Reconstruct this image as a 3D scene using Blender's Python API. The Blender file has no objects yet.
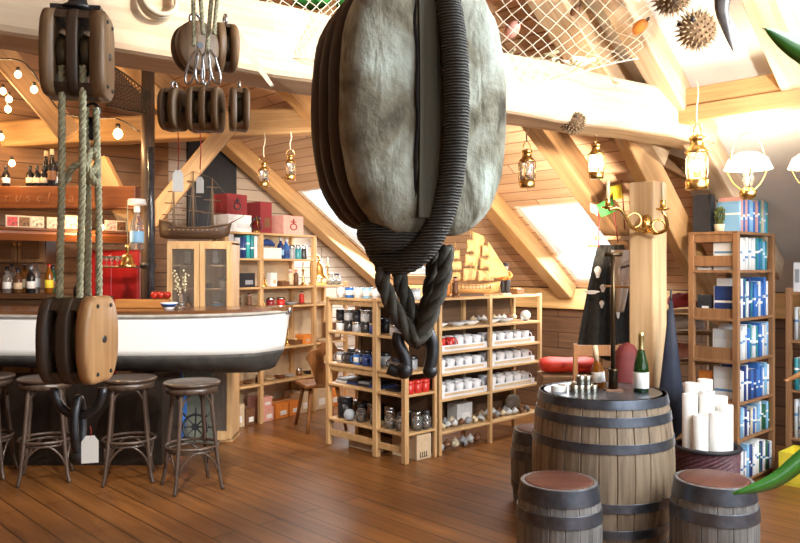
import bpy, math, random
from mathutils import Vector, Matrix
random.seed(7)
S = bpy.context.scene
C = S.collection
PI = math.pi
F = 760.0; HZ = 268.0; CH = 1.55
def P(px, py, Y):
    return Vector(((px-400)/F*Y, Y, CH+(HZ-py)/F*Y))
D1 = Vector((.7217, .6922, 0)); D2 = Vector((-.6922, .7217, 0))
A1 = math.atan2(.6922, .7217)
def ST(s, t, z=0.0):
    v = D1*s + D2*t; v.z = z; return v
SE, TG, ZE, K = 7.0, 7.7, 1.34, .68
def roof_hit(px, py):
    x = (px-400)/F
    Y = (ZE+SE*K-CH)/((HZ-py)/F + K*(D1.x*x+D1.y))
    p = P(px, py, Y); return p, p.dot(D1), p.dot(D2)
# ------------------------------------------------------------------ geometry
class G:
    def __init__(s): s.v=[]; s.f=[]; s.s=[]
    def add(s, vs, fs, sm=False, M=None):
        n=len(s.v)
        s.v += [tuple(M @ Vector(v)) if M else tuple(v) for v in vs]
        s.f += [tuple(i+n for i in f) for f in fs]; s.s += [sm]*len(fs)
        return s
    def box(s, c, d, M=None):
        x,y,z=c; a,b,e=d[0]/2,d[1]/2,d[2]/2
        vs=[(x+i*a,y+j*b,z+k*e) for i in(-1,1) for j in(-1,1) for k in(-1,1)]
        return s.add(vs,[(0,1,3,2),(4,6,7,5),(0,4,5,1),(2,3,7,6),(0,2,6,4),(1,5,7,3)],False,M)
    def lathe(s, prof, n=20, c=(0,0,0), M=None, sm=True):
        vs=[];fs=[]
        for r,z in prof:
            for i in range(n):
                a=2*PI*i/n; vs.append((c[0]+r*math.cos(a),c[1]+r*math.sin(a),c[2]+z))
        for k in range(len(prof)-1):
            for i in range(n):
                j=(i+1)%n; fs.append((k*n+i,k*n+j,k*n+n+j,k*n+n+i))
        s.add(vs,fs,sm,M); m=len(s.v)-len(vs)
        if prof[0][0]>1e-4: s.f.append(tuple(m+i for i in reversed(range(n)))); s.s.append(False)
        if prof[-1][0]>1e-4: s.f.append(tuple(m+(len(prof)-1)*n+i for i in range(n))); s.s.append(False)
        return s
    def cyl(s, c, r, h, n=20, M=None): return s.lathe([(r,0),(r,h)],n,c,M)
    def ball(s, c, r, n=14, m=8, sc=(1,1,1), M=None):
        pr=[(math.sin(PI*i/m),-math.cos(PI*i/m)) for i in range(m+1)]
        T=Matrix.Translation(c) @ Matrix.Diagonal((r*sc[0],r*sc[1],r*sc[2],1))
        return s.lathe([(max(a,1e-5),b) for a,b in pr],n,(0,0,0),(M @ T) if M else T)
    def tube(s, pts, r, n=8, closed=False, M=None, caps=True):
        pts=[Vector(p) for p in pts]; m=len(pts)
        rs=r if isinstance(r,(list,tuple)) else [r]*m
        vs=[];fs=[];N=None
        for i,p in enumerate(pts):
            if closed: t=pts[(i+1)%m]-pts[i-1]
            else: t=pts[min(i+1,m-1)]-pts[max(i-1,0)]
            if t.length<1e-9: t=Vector((0,0,1))
            t.normalize()
            if N is None:
                N=t.orthogonal().normalized()
            else:
                N=N-t*N.dot(t)
                if N.length<1e-6: N=t.orthogonal()
                N.normalize()
            B=t.cross(N)
            for k in range(n):
                a=2*PI*k/n; vs.append(p+(N*math.cos(a)+B*math.sin(a))*rs[i])
        for i in range(m if closed else m-1):
            for k in range(n):
                a=i*n+k;b=i*n+(k+1)%n;j=((i+1)%m)*n
                fs.append((a,b,j+(k+1)%n,j+k))
        if not closed and caps: fs+= [tuple(reversed(range(n))), tuple((m-1)*n+k for k in range(n))]
        return s.add(vs,fs,True,M)
    def ring(s, c, R, r, ax=(0,0,1), n=24, k=8, M=None):
        q=Vector((0,0,1)).rotation_difference(Vector(ax)); c=Vector(c)
        return s.tube([c+q@Vector((R*math.cos(2*PI*i/n),R*math.sin(2*PI*i/n),0)) for i in range(n)],r,k,True,M)
    def prism(s, out, y0, y1, M=None, sm=False):
        n=len(out); vs=[(x,y0,z) for x,z in out]+[(x,y1,z) for x,z in out]
        fs=[tuple(range(n)),tuple(reversed(range(n,2*n)))]
        s.add(vs,fs,False,M); m=len(s.v)-2*n
        for i in range(n):
            j=(i+1)%n; s.f.append((m+j,m+i,m+n+i,m+n+j)); s.s.append(sm)
        return s
    def loft(s, rings, M=None, sm=True, caps=True, closed=True):
        n=len(rings[0]); vs=[v for r in rings for v in r]; fs=[]
        for k in range(len(rings)-1):
            for i in range(n if closed else n-1):
                j=(i+1)%n; fs.append((k*n+i,k*n+j,k*n+n+j,k*n+n+i))
        if caps: fs+=[tuple(reversed(range(n))),tuple((len(rings)-1)*n+i for i in range(n))]
        return s.add(vs,fs,sm,M)
    def grid(s, fn, nu, nv, M=None, sm=True):
        vs=[fn(i/nu,j/nv) for j in range(nv+1) for i in range(nu+1)]
        fs=[(j*(nu+1)+i,j*(nu+1)+i+1,(j+1)*(nu+1)+i+1,(j+1)*(nu+1)+i) for j in range(nv) for i in range(nu)]
        return s.add(vs,fs,sm,M)
    def rope(s, pts, R, pitch=None, strands=3, n=6):
        pts=resample(pts, R*.55); pitch=pitch or R*7; rs=R*.56
        L=0; fr=[]; N=None
        for i,p in enumerate(pts):
            t=(pts[min(i+1,len(pts)-1)]-pts[max(i-1,0)]).normalized()
            N=t.orthogonal().normalized() if N is None else (N-t*N.dot(t)).normalized()
            if i: L+=(p-pts[i-1]).length
            fr.append((p,N,t.cross(N),L))
        for k in range(strands):
            s.tube([p+(A*math.cos(2*PI*(l/pitch+k/strands))+B*math.sin(2*PI*(l/pitch+k/strands)))*R*.5 for p,A,B,l in fr],rs,n)
        return s
def resample(pts, d):
    pts=[Vector(p) for p in pts]; out=[pts[0]]
    for a,b in zip(pts,pts[1:]):
        k=max(1,int((b-a).length/d))
        out+=[a.lerp(b,i/k) for i in range(1,k+1)]
    return out
def smooth(pts, n=8):
    p=[Vector(q) for q in pts]; p=[p[0]*2-p[1]]+p+[p[-1]*2-p[-2]]; o=[]
    for i in range(1,len(p)-2):
        for k in range(n):
            t=k/n; a,b,c,d=p[i-1:i+3]
            o.append(.5*((2*b)+(c-a)*t+(2*a-5*b+4*c-d)*t*t+(3*b-a-3*c+d)*t**3))
    o.append(p[-2]); return o
def obj(name, g, m, parent=None, bev=0, sub=0, loc=None, M=None):
    me=bpy.data.meshes.new(name); me.from_pydata(g.v,[],g.f); me.validate()
    if len(me.polygons)==len(g.s): me.polygons.foreach_set('use_smooth',g.s)
    me.materials.append(m); me.update()
    o=bpy.data.objects.new(name,me); C.objects.link(o)
    if parent: o.parent=parent
    if M is not None: o.matrix_local=M
    elif loc is not None: o.location=loc
    if bev:
        b=o.modifiers.new('bevel','BEVEL'); b.width=bev; b.segments=2; b.limit_method='ANGLE'
    if sub:
        b=o.modifiers.new('subsurf','SUBSURF'); b.levels=sub; b.render_levels=sub
    return o
def tag(o, label, cat, group=None):
    o['label']=label; o['category']=cat
    if group: o['group']=group
    elif 'group' in o: del o['group']
    return o
def thing(name, label, cat, loc=(0,0,0), rz=0, group=None):
    o=bpy.data.objects.new(name,None); C.objects.link(o); o.empty_display_size=.1
    o.location=loc; o.rotation_euler=(0,0,rz); return tag(o,label,cat,group)
def struct(name, g, m, M=None, bev=0, parent=None):
    o=obj(name,g,m,parent,bev,0,None,M)
    if not parent: o['kind']='structure'
    return o
KIDS={}
def dup(o, parent=None):
    c=o.copy(); C.objects.link(c)
    if parent: c.parent=parent
    for ch in list(o.children): dup(ch,c)
    return c
CACHE={}
def item(fn, args, loc, rz, label, cat, group=None, sc=None, tilt=None):
    k=(fn.__name__,args)
    if k not in CACHE:
        CACHE[k]=fn(*args); o=CACHE[k]
    else: o=dup(CACHE[k])
    o.location=Vector(loc)+Vector((0,0,.0008)); o.rotation_euler=(0,0,rz) if tilt is None else (tilt[0],tilt[1],rz)
    o.scale=sc or (1,1,1)
    return tag(o,label,cat,group)
def beamM(p0,p1,up=(0,0,1)):
    x=(p1-p0).normalized(); y=Vector(up).cross(x).normalized(); z=x.cross(y)
    M=Matrix((x,y,z)).transposed().to_4x4(); M.translation=p0; return M
def beam(name, p0, p1, w, h, m, up=(0,0,1), bev=.012, rough=0):
    L=(p1-p0).length; g=G(); n=max(2,int(L/.25)); rings=[]
    for i in range(n+1):
        a,b=w/2,h/2; j=lambda: (random.random()-.5)*rough
        x=L*i/n; rings.append([(x,-a+j(),-b+j()),(x,a+j(),-b+j()),(x,a+j(),b+j()),(x,-a+j(),b+j())])
    g.loft(rings,sm=False)
    return struct(name,g,m,beamM(p0,p1,up),bev)
ORD=['first','second','third','fourth','fifth','sixth','seventh','eighth','ninth','tenth','eleventh','twelfth','thirteenth','fourteenth']
# ------------------------------------------------------------------ materials
MATS={}
def nodes(name):
    m=bpy.data.materials.new(name); m.use_nodes=True; nt=m.node_tree
    return m, nt, nt.nodes['Principled BSDF']
def ramp(nt, fac, stops):
    r=nt.nodes.new('ShaderNodeValToRGB'); e=r.color_ramp.elements
    while len(e)<len(stops): e.new(.5)
    for el,(p,c) in zip(e,stops): el.position=p; el.color=(*c[:3],1)
    nt.links.new(fac,r.inputs[0]); return r.outputs[0]
def mapping(nt, scale=(1,1,1), rot=(0,0,0), loc=(0,0,0)):
    t=nt.nodes.new('ShaderNodeTexCoord'); m=nt.nodes.new('ShaderNodeMapping')
    m.inputs['Scale'].default_value=scale; m.inputs['Rotation'].default_value=rot; m.inputs['Location'].default_value=loc
    nt.links.new(t.outputs['Object'],m.inputs[0]); return m.outputs[0]
def noise(nt, vec, scale, detail=4, dist=0):
    n=nt.nodes.new('ShaderNodeTexNoise'); n.inputs['Scale'].default_value=scale; n.inputs['Detail'].default_value=detail
    n.inputs['Distortion'].default_value=dist; nt.links.new(vec,n.inputs['Vector']); return n.outputs['Fac']
def bump(nt, b, h, st, dist=.01):
    n=nt.nodes.new('ShaderNodeBump'); n.inputs['Strength'].default_value=st; n.inputs['Distance'].default_value=dist
    nt.links.new(h,n.inputs['Height']); nt.links.new(n.outputs[0],b.inputs['Normal'])
def sh(c,k): return tuple(min(1,x*k) for x in c)
def mat(name, c, rough=.5, metal=0, var=.25, scale=12, bmp=0, trans=0, coat=0):
    if name in MATS: return MATS[name]
    m,nt,b=nodes(name)
    v=mapping(nt); n=noise(nt,v,scale)
    nt.links.new(ramp(nt,n,[(.3,sh(c,1-var)),(.7,sh(c,1+var*.6))]),b.inputs['Base Color'])
    b.inputs['Roughness'].default_value=rough; b.inputs['Metallic'].default_value=metal
    b.inputs['Transmission Weight'].default_value=trans; b.inputs['Coat Weight'].default_value=coat
    if bmp: bump(nt,b,n,bmp)
    MATS[name]=m; return m
def emit(name, c, st):
    if name in MATS: return MATS[name]
    m,nt,b=nodes(name); b.inputs['Base Color'].default_value=(*c,1)
    b.inputs['Emission Color'].default_value=(*c,1); b.inputs['Emission Strength'].default_value=st
    MATS[name]=m; return m
def wood(name, c1, c2, ax=0, rough=.55, sc=1.0, bmp=.25, plank=None, seam=(.02,.012,.006), coat=0, pl_ax=1, var=.2):
    """grain runs along local axis ax; plank = board width across pl_ax (seams between boards)"""
    if name in MATS: return MATS[name]
    m,nt,b=nodes(name); s=[14*sc]*3; s[ax]=.9*sc
    v=mapping(nt,tuple(s)); n=noise(nt,v,2.2,6,.6)
    v2=mapping(nt,(1,1,1)); n2=noise(nt,v2,1.7,2)
    col=ramp(nt,n,[(.25,c1),(.5,sh(tuple((a+d)/2 for a,d in zip(c1,c2)),1)),(.75,c2)])
    mix=nt.nodes.new('ShaderNodeMix'); mix.data_type='RGBA'; mix.blend_type='MULTIPLY'; mix.inputs['Factor'].default_value=1
    nt.links.new(col,mix.inputs['A']); nt.links.new(ramp(nt,n2,[(.3,(1-var,)*3),(.7,(1,1,1))]),mix.inputs['B'])
    out=mix.outputs['Result']; h=n
    if plank:
        w,L=plank
        t=nt.nodes.new('ShaderNodeTexCoord'); sep=nt.nodes.new('ShaderNodeSeparateXYZ'); nt.links.new(t.outputs['Object'],sep.inputs[0])
        cmb=nt.nodes.new('ShaderNodeCombineXYZ'); nt.links.new(sep.outputs[ax],cmb.inputs[0]); nt.links.new(sep.outputs[pl_ax],cmb.inputs[1])
        br=nt.nodes.new('ShaderNodeTexBrick'); br.inputs['Scale'].default_value=1; br.inputs['Brick Width'].default_value=L; br.inputs['Row Height'].default_value=w
        br.inputs['Mortar Size'].default_value=.006; br.inputs['Mortar Smooth'].default_value=.2; br.inputs['Bias'].default_value=0
        br.inputs['Color1'].default_value=(1,1,1,1); br.inputs['Color2'].default_value=(.72,.68,.64,1); br.inputs['Mortar'].default_value=(*seam,1)
        nt.links.new(cmb.outputs[0],br.inputs['Vector'])
        m2=nt.nodes.new('ShaderNodeMix'); m2.data_type='RGBA'; m2.blend_type='MULTIPLY'; m2.inputs['Factor'].default_value=1
        nt.links.new(out,m2.inputs['A']); nt.links.new(br.outputs['Color'],m2.inputs['B']); out=m2.outputs['Result']
    nt.links.new(out,b.inputs['Base Color']); b.inputs['Roughness'].default_value=rough; b.inputs['Coat Weight'].default_value=coat
    b.inputs['Coat Roughness'].default_value=.15
    if bmp: bump(nt,b,h,bmp,.006)
    MATS[name]=m; return m
PINE=wood('pine_timber',(.50,.27,.10),(.72,.46,.22),0,.6)
PINEZ=wood('pine_upright',(.50,.28,.11),(.74,.50,.26),2,.55)
PINEX=wood('pine_shelf_board',(.52,.30,.12),(.76,.52,.27),0,.5)
BEAMW=wood('pale_beam_timber',(.52,.36,.22),(.80,.64,.46),0,.75,.6,.4)
BEAMB=wood('brown_beam_timber',(.22,.12,.055),(.42,.25,.12),0,.7,.7,.4)
DARKW=wood('dark_bar_wood',(.05,.024,.012),(.13,.06,.026),0,.4)
REDW=wood('reddish_bar_wood',(.16,.045,.014),(.30,.10,.03),0,.4)
BOOKW=wood('bookcase_wood',(.26,.12,.05),(.42,.22,.10),2,.5)
BRASS=mat('brass',(.78,.52,.18),.25,1,.2)
IRON=mat('dark_iron',(.07,.07,.075),.42,.8,.4,20,.2)
STEEL=mat('polished_steel',(.55,.56,.58),.25,1,.15)
WHITE=mat('white_porcelain',(.82,.83,.86),.25,0,.03)
PAPER=mat('white_paper',(.85,.84,.81),.8,0,.05)
BLACK=mat('black_enamel',(.018,.018,.022),.35,0,.3)
ROPE=mat('olive_rope',(.44,.42,.27),.9,0,.3,60,.4)
GLASS=mat('clear_glass',(.95,.97,.97),.05,0,.02,5,0,.95)
# ================================================================== setting
cam=bpy.data.cameras.new('camera'); co=bpy.data.objects.new('camera',cam); C.objects.link(co)
co.location=(0,0,CH); co.rotation_euler=(PI/2,0,0); cam.sensor_width=36; cam.lens=36*F/800; cam.shift_y=-(271.5-HZ)/800
cam.clip_start=.02; S.camera=co
FRAME=Matrix.Rotation(A1,4,'Z')       # local x = D1, local y = D2
FLOORM=wood('floor_boards',(.17,.062,.014),(.37,.155,.042),1,.36,.55,.10,(.16,2.6),(.25,.2,.15),0,0,.3)
BOARDS=wood('pine_lining_boards',(.74,.47,.28),(.88,.66,.47),0,.6,.8,.2,(.125,4.2),(.4,.3,.24),0,1,.1)
GABLEB=wood('grey_white_boards',(.50,.40,.32),(.62,.53,.45),0,.65,.8,.2,(.13,3.0),(.3,.25,.22),0,2,.1)
KNEEB=wood('knee_wall_boards',(.36,.17,.06),(.55,.30,.12),0,.6,.8,.2,(.16,3.2),(.3,.2,.12),0,2,.12)
PLASTER=mat('white_plaster',(.74,.75,.77),.9,0,.05,6,.05)
g=G().box((.5,2,-.05),(15,14,.1)); struct('floor',g,FLOORM,FRAME)
n=math.sqrt(1+K*K)
RM=Matrix((D2,(-D1+Vector((0,0,K)))/n,D2.cross((-D1+Vector((0,0,K)))/n))).transposed().to_4x4(); RM.translation=ST(SE,0,ZE)
LMAX=(SE-1)*n
W1=(3.72,4.50,.12,1.42); W2=(6.5,7.34,.2,2.0); W3=(-1.7,.9,2.2,4.9)
def roofpart(name,t0,t1,m,holes):
    us=sorted({t0,t1,*[h[0] for h in holes],*[h[1] for h in holes]}); vs=sorted({0,LMAX,*[h[2] for h in holes],*[h[3] for h in holes]})
    g=G()
    for a,b in zip(us,us[1:]):
        for c,d in zip(vs,vs[1:]):
            if any(h[0]<=a and b<=h[1] and h[2]<=c and d<=h[3] for h in holes): continue
            g.box(((a+b)/2,(c+d)/2,.05),(b-a,d-c,.1))
    return struct(name,g,m,RM)
roofpart('ceiling',2.75,TG,BOARDS,[W1,W2]); roofpart('ceiling_plaster',-3.5,2.75,PLASTER,[W3])
RL=Matrix((D2,(D1+Vector((0,0,K)))/n,D2.cross((D1+Vector((0,0,K)))/n))).transposed().to_4x4(); RL.translation=ST(-5,0,ZE)
struct('ceiling_left',G().box((2.1,LMAX/2,.05),(11.2,LMAX,.1)),BOARDS,RL)
def win(name,w):
    fr=G(); a,b,c,d=w
    for q in ((a+.02,(c+d)/2,.04,d-c),(b-.02,(c+d)/2,.04,d-c)): fr.box((q[0],q[1],.06),(q[2],q[3],.1))
    for q in ((c+.02,b-a-.08),(d-.02,b-a-.08)): fr.box(((a+b)/2,q[0],.06),(q[1],.04,.1))
    f=struct(name,fr,PAINT,RM)
    obj('pane',G().box(((a+b)/2,(c+d)/2,.07),(b-a-.08,d-c-.08,.008)),GLASS,f)
PAINT=mat('white_window_paint',(.8,.8,.78),.5,0,.04)
win('window_1',W1); win('window_2',W2); win('window_3',W3)
# gable behind the bar, knee wall, walls behind the camera
RID=(1,ZE+6*K)
gp=[(-5,0),(SE,0),(SE,ZE),(1,RID[1]),(-5,ZE)]
struct('wall_back',G().prism([(3.9,0),(SE,0),(SE,ZE),(3.9,ZE+3.1*K)],TG,TG+.1),GABLEB,FRAME)
struct('wall_back_bar',G().prism([(-5,0),(3.9,0),(3.9,ZE+3.1*K),(1,RID[1]),(-5,ZE)],TG,TG+.1),wood('dimmed_brown_boards',(.22,.105,.04),(.38,.20,.085),0,.6,.8,.2,(.15,3.0),(.25,.2,.15),0,2,.12),FRAME)  # same gable; dimness at the bar end is put into darker brown boards
struct('wall_right',G().box((SE+.05,2.1,ZE/2),(.1,11.2,ZE)),wood('knee_boards_x',(.10,.045,.018),(.19,.09,.038),1,.6,.8,.2,(.17,3.2),(.3,.2,.12),0,2,.12),FRAME)
struct('trim_1',G().box((SE-.03,4.0,1.22),(.06,6.6,.22)),wood('sill_plank',(.62,.36,.13),(.82,.54,.24),1,.55),FRAME,.008)
struct('wall_left',G().box((-5.05,2.1,ZE/2),(.1,11.2,ZE)),GABLEB,FRAME)
# front gable with a wide window opening
for i,(a,b,c,d) in enumerate([(-5,-1,0,2.9),(5.2,SE,0,1.2),(-1,5.2,0,.9)]):
    struct('wall_front' if i==0 else 'wall_front_panel',G().box(((a+b)/2,-3.55,(c+d)/2),(b-a,.1,d-c)),GABLEB,FRAME)
struct('wall_front_top',G().prism([(-3.2,2.75),(4.6,2.75),(1,RID[1])],-3.6,-3.5),GABLEB,FRAME)
struct('door_1',G().box((4.42,TG-.02,1.5),(.62,.04,3.0)),mat('near_black_slab',(.012,.013,.018),.6),FRAME,.01)  # plain near-black slab filling the dark doorway area of the gable
# ---- timbers
def raft(name,t,l0,l1,w,h,m):
    z=-h/2-.005
    a=RM@Vector((t,l0,z)); b=RM@Vector((t,l1,z)); return beam(name,a,b,w,h,m,RM.to_3x3()@Vector((0,0,1)),.01)
raft('trim_2',7.45,.05,6.9,.20,.17,PINE); raft('trim_3',4.62,.05,6.9,.17,.17,PINE)
raft('trim_4',3.50,.3,6.9,.17,.2,BEAMB); raft('trim_5',2.78,2.0,6.9,.24,.2,BEAMW); raft('trim_6',2.38,.5,6.9,.15,.2,BEAMW)
raft('trim_7',1.62,.4,6.9,.18,.18,BEAMW); raft('trim_8',5.75,2.3,6.9,.16,.16,PINE)
# double purlin plank under the roof on the right
p0=RM@Vector((2.72,2.52,-.10)); p1=RM@Vector((-.8,2.52,-.10))
beam('trim_9',p0,p1,.10,.11,PINE); beam('trim_10',p0-Vector((0,0,.115)),p1-Vector((0,0,.115)),.11,.11,PINE)
# big rough tie beam
TA=P(-60,-34,2.86); TB=P(702,100,5.40)
TA.z=2.595; TB.z=2.57
beam('trim_11',TA,TB,.29,.33,BEAMW,(0,0,1),.03,.02)
def onbeam(u,dz=0,off=0):
    d=(TB-TA).normalized(); nrm=Vector((d.y,-d.x,0)).normalized(); return TA.lerp(TB,u)+nrm*off+Vector((0,0,dz))
# far tie beam over the bar, struts and post
beam('trim_12',P(-130,142,7.15),P(345,120,7.3),.2,.24,PINE,(0,0,1),.02,.012)
beam('trim_13',P(-25,22,6.3),P(72,136,6.6),.14,.20,BEAMB); beam('trim_14',P(98,160,7.0),P(142,246,7.0),.13,.17,PINE)
beam('trim_15',P(232,122,7.15),P(150,222,6.95),.15,.16,PINE); beam('trim_16',P(132,132,7.35),P(132,262,7.35),.2,.2,PINE)
beam('trim_18',P(120,60,6.9),P(178,120,7.1),.12,.14,PINE)
pz=wood('post_timber',(.66,.44,.23),(.84,.64,.40),2,.6,.8,.3)
struct('trim_19',G().box((0,0,1.09),(.2,.2,2.18)),pz,Matrix.Translation((P(648,0,5.6).x,5.6,0)) @ Matrix.Rotation(A1,4,'Z'),.014)
beam('trim_20',P(618,112,5.5),P(722,318,6.05),.17,.21,PINE,(0,1,0),.014,.01)
beam('trim_21',P(697,175,5.75),P(560,104,5.95),.13,.14,BEAMB)
# ---- light
w=bpy.data.worlds.new('world'); S.world=w; w.use_nodes=True
bg=w.node_tree.nodes['Background']; bg.inputs[0].default_value=(.86,.93,1,1); bg.inputs[1].default_value=2.6
def area(name,loc,tgt,sx,sy,pw,col):
    l=bpy.data.lights.new(name,'AREA'); l.shape='RECTANGLE'; l.size=sx; l.size_y=sy; l.energy=pw; l.color=col
    o=bpy.data.objects.new(name,l); C.objects.link(o); o.location=loc
    o.rotation_euler=(Vector(tgt)-Vector(loc)).to_track_quat('-Z','Y').to_euler(); return o
def point(name,loc,pw,col,r=.06):
    l=bpy.data.lights.new(name,'POINT'); l.energy=pw; l.color=col; l.shadow_soft_size=r
    o=bpy.data.objects.new(name,l); C.objects.link(o); o.location=loc; return o
def spot(name,loc,tgt,pw,col,ang=60,r=.05,bl=.4):
    l=bpy.data.lights.new(name,'SPOT'); l.energy=pw; l.color=col; l.spot_size=math.radians(ang); l.spot_blend=bl; l.shadow_soft_size=r
    o=bpy.data.objects.new(name,l); C.objects.link(o); o.location=loc
    o.rotation_euler=(Vector(tgt)-Vector(loc)).to_track_quat('-Z','Y').to_euler(); return o
COOL=(.90,.96,1); WARM=(1,.62,.28); WW=(1,.80,.58)
area('skylight_daylight',RM@Vector((-.4,3.5,-.15)),(0,4.2,.9),2.4,2.4,330,COOL)
area('front_window_daylight',ST(2.2,-3.35,1.9),(0,5,1.2),5,1.6,40,COOL)
area('roof_window_daylight',RM@Vector((4.06,.75,-.12)),RM@Vector((4.06,-1.5,-3)),.8,1.2,50,COOL)
area('roof_window_daylight',RM@Vector((6.9,1.1,-.12)),RM@Vector((6.9,.6,-3)),.8,1.6,60,COOL)
spot('shelf_spot',(1.2,4.6,2.95),P(475,300,6.6),290,WW,60)
spot('beam_spot',(1.9,2.6,2.3),onbeam(.66),300,(1,.86,.70),95)
spot('beam_spot',(.7,2.3,3.05),onbeam(.31),230,(1,.86,.70),56)
spot('shelf_wall_spot',(-.3,5.6,2.75),(-1.2,7.9,1.1),170,(1,.86,.7),80)
spot('boat_spot',(-1.3,3.6,2.7),(-1.9,6.0,1.0),230,(1,.95,.88),75)
spot('added_roof_fill',(1.35,5.5,1.75),P(520,190,7.2),170,(1,.80,.58),88)  # added fill lamp, only brightens the roof boards behind the ship
spot('added_roof_fill',(-.2,6.2,1.9),P(380,150,8.2),90,(1,.84,.66),90)  # second added fill for the roof boards, no fitting of its own
spot('tag_spot',(-1.4,3.4,2.75),P(190,185,2.9),10,WW,40)
EXPO=0.06
vs=S.view_settings; S.display_settings.display_device='sRGB'
vs.view_transform='Standard'; vs.look='None'; vs.exposure=EXPO; vs.gamma=1; vs.use_curve_mapping=False
# ================================================================== hero objects
BLKD=wood('dark_block_wood',(.028,.016,.009),(.085,.05,.028),2,.55,1.2,.5)
BLKM=wood('worn_block_wood',(.10,.055,.025),(.26,.15,.07),2,.5,1.2,.4)
BLKL=wood('oiled_cheek_wood',(.36,.17,.06),(.62,.36,.16),2,.4,1,.3)
def weathered():
    m,nt,b=nodes('weathered_grey_green_wood')
    v=mapping(nt,(7,7,1.6)); n=noise(nt,v,2.5,8,.8); v2=mapping(nt); n2=noise(nt,v2,7,6,.4); n3=noise(nt,v2,38,5)
    c=ramp(nt,n2,[(.28,(.07,.055,.035)),(.42,(.25,.23,.165)),(.56,(.44,.46,.39)),(.72,(.60,.69,.62))])
    mx=nt.nodes.new('ShaderNodeMix'); mx.data_type='RGBA'; mx.blend_type='MULTIPLY'; mx.inputs['Factor'].default_value=1
    nt.links.new(c,mx.inputs['A']); nt.links.new(ramp(nt,n,[(.30,(.22,.18,.13)),(.46,(.82,.82,.78)),(.66,(1,1,1))]),mx.inputs['B'])
    nt.links.new(mx.outputs['Result'],b.inputs['Base Color']); b.inputs['Roughness'].default_value=.85
    ad=nt.nodes.new('ShaderNodeMath'); ad.operation='ADD'; nt.links.new(n,ad.inputs[0]); nt.links.new(n3,ad.inputs[1])
    bump(nt,b,ad.outputs[0],.9,.008); return m
WEATH=weathered()
def shell_outline(w,h,flat,n=40,ex=2.5):
    """egg of a block plate in its own plane (y,z); flat = how much of the ends is cut straight"""
    o=[]
    for i in range(n):
        a=2*PI*i/n; c,s_=math.cos(a),math.sin(a)
        y=w/2*math.copysign(abs(c)**(2/ex),c); z=h/2*math.copysign(abs(s_)**(2/ex),s_)
        z=max(-h/2*flat,min(h/2*flat,z)); o.append((y,z))
    return o
def plate(out,x0,x1,round0=0,round1=0,bulge=0,noise_=0,seed=0):
    """a plate between x0 and x1 with softened rims; bulge domes the x1 side"""
    rnd=random.Random(seed); rings=[]
    def R(x,k): return [(x+(rnd.random()-.5)*noise_,y*k+(rnd.random()-.5)*noise_,z*k+(rnd.random()-.5)*noise_) for y,z in out]
    e=(x1-x0)
    if round0: rings+= [R(x0,1-round0),R(x0+e*.12,1-round0*.3),R(x0+e*.3,1)]
    else: rings+=[R(x0,1)]
    if bulge: rings+=[R(x1-bulge,1),R(x1-bulge*.6,.985),R(x1-bulge*.3,.93),R(x1-bulge*.08,.80),R(x1,.55),R(x1+.002,.25)]
    elif round1: rings+=[R(x1-e*.3,1),R(x1-e*.12,1-round1*.3),R(x1,1-round1)]
    else: rings+=[R(x1,1)]
    return G().loft(rings)
# ---- the huge weathered block in the foreground
BY=2.02; bc=P(413,108,BY)
B=thing('pulley_block','huge weathered grey triple pulley block hanging close in the middle of the view','pulley block',bc,0)
B.rotation_euler=(0,0,-PI/2+math.radians(31))
W,H=.475,.70
out=shell_outline(W,H,.97,56,2.6); inn=shell_outline(W*.86,H*.88,1,40,2.2)
obj('cheek',plate(out,.035,.125,0,0,.04,.004,1),WEATH,B)
for i,(a,b_) in enumerate(((-.035,.005),(-.105,-.065))):
    k=1-.03*i; obj('partition',plate([(y*k,z*k) for y,z in out],a,b_,.03,.03,0,.002,i),BLKD,B)
o=obj('cheek',plate([(y*.92,z*.94) for y,z in out],-.185,-.135,.09,.02,0,.003,5),BLKD,B)
obj('spacer',G().loft([[(-.16,y,z) for y,z in inn],[(.05,y,z) for y,z in inn]]),BLKD,B)
for x in (.02,-.05,-.12): obj('sheave',G().lathe([(.06,-.012),(.19,-.012),(.175,0),(.19,.012),(.06,.012)],36,M=Matrix.Translation((x,0,0))@Matrix.Rotation(PI/2,4,'Y')),IRON,B)
# groove board and thick served strop lying over the cheek
gv=G(); 
gv.loft([[(.128+.010*math.cos(z/.36*1.4),y,z) for y in(-.065,.0)]+[(.135*math.cos(z/.46*.9)+.0,y,z) for y in(.0,-.065)] for z in [-.30+.06*i for i in range(11)]],sm=False)
obj('groove_board',gv,wood('olive_groove_wood',(.03,.024,.012),(.11,.09,.048),2,.7,1.2,.4),B)
obj('crack',G().tube(smooth([(.134*math.cos((.30-.06*k)/.46*.9),-.071+.003*math.sin(k*2.3),.30-.06*k) for k in range(11)],3),.0045,6),mat('crack_black',(.008,.007,.006),.95),B)
ST_=smooth([(.10,.005,.40),(.135,.012,.28),(.16,.022,.12),(.162,.026,-.05),(.148,.02,-.20),(.13,.0,-.30),(.10,-.03,-.375),(.04,-.06,-.41),(-.03,-.08,-.39),(-.08,-.08,-.33)],14)
def served():
    m,nt,b=nodes('served_strop'); t=nt.nodes.new('ShaderNodeTexCoord')
    wv=nt.nodes.new('ShaderNodeTexWave'); wv.bands_direction='Z'; wv.inputs['Scale'].default_value=42; wv.inputs['Distortion'].default_value=2.5; wv.inputs['Detail'].default_value=2
    nt.links.new(t.outputs['Object'],wv.inputs['Vector'])
    nt.links.new(ramp(nt,wv.outputs['Fac'],[(.2,(.018,.017,.015)),(.8,(.13,.125,.11))]),b.inputs['Base Color'])
    b.inputs['Roughness'].default_value=.7; bump(nt,b,wv.outputs['Fac'],1,.006); return m
SERV=served()
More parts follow.
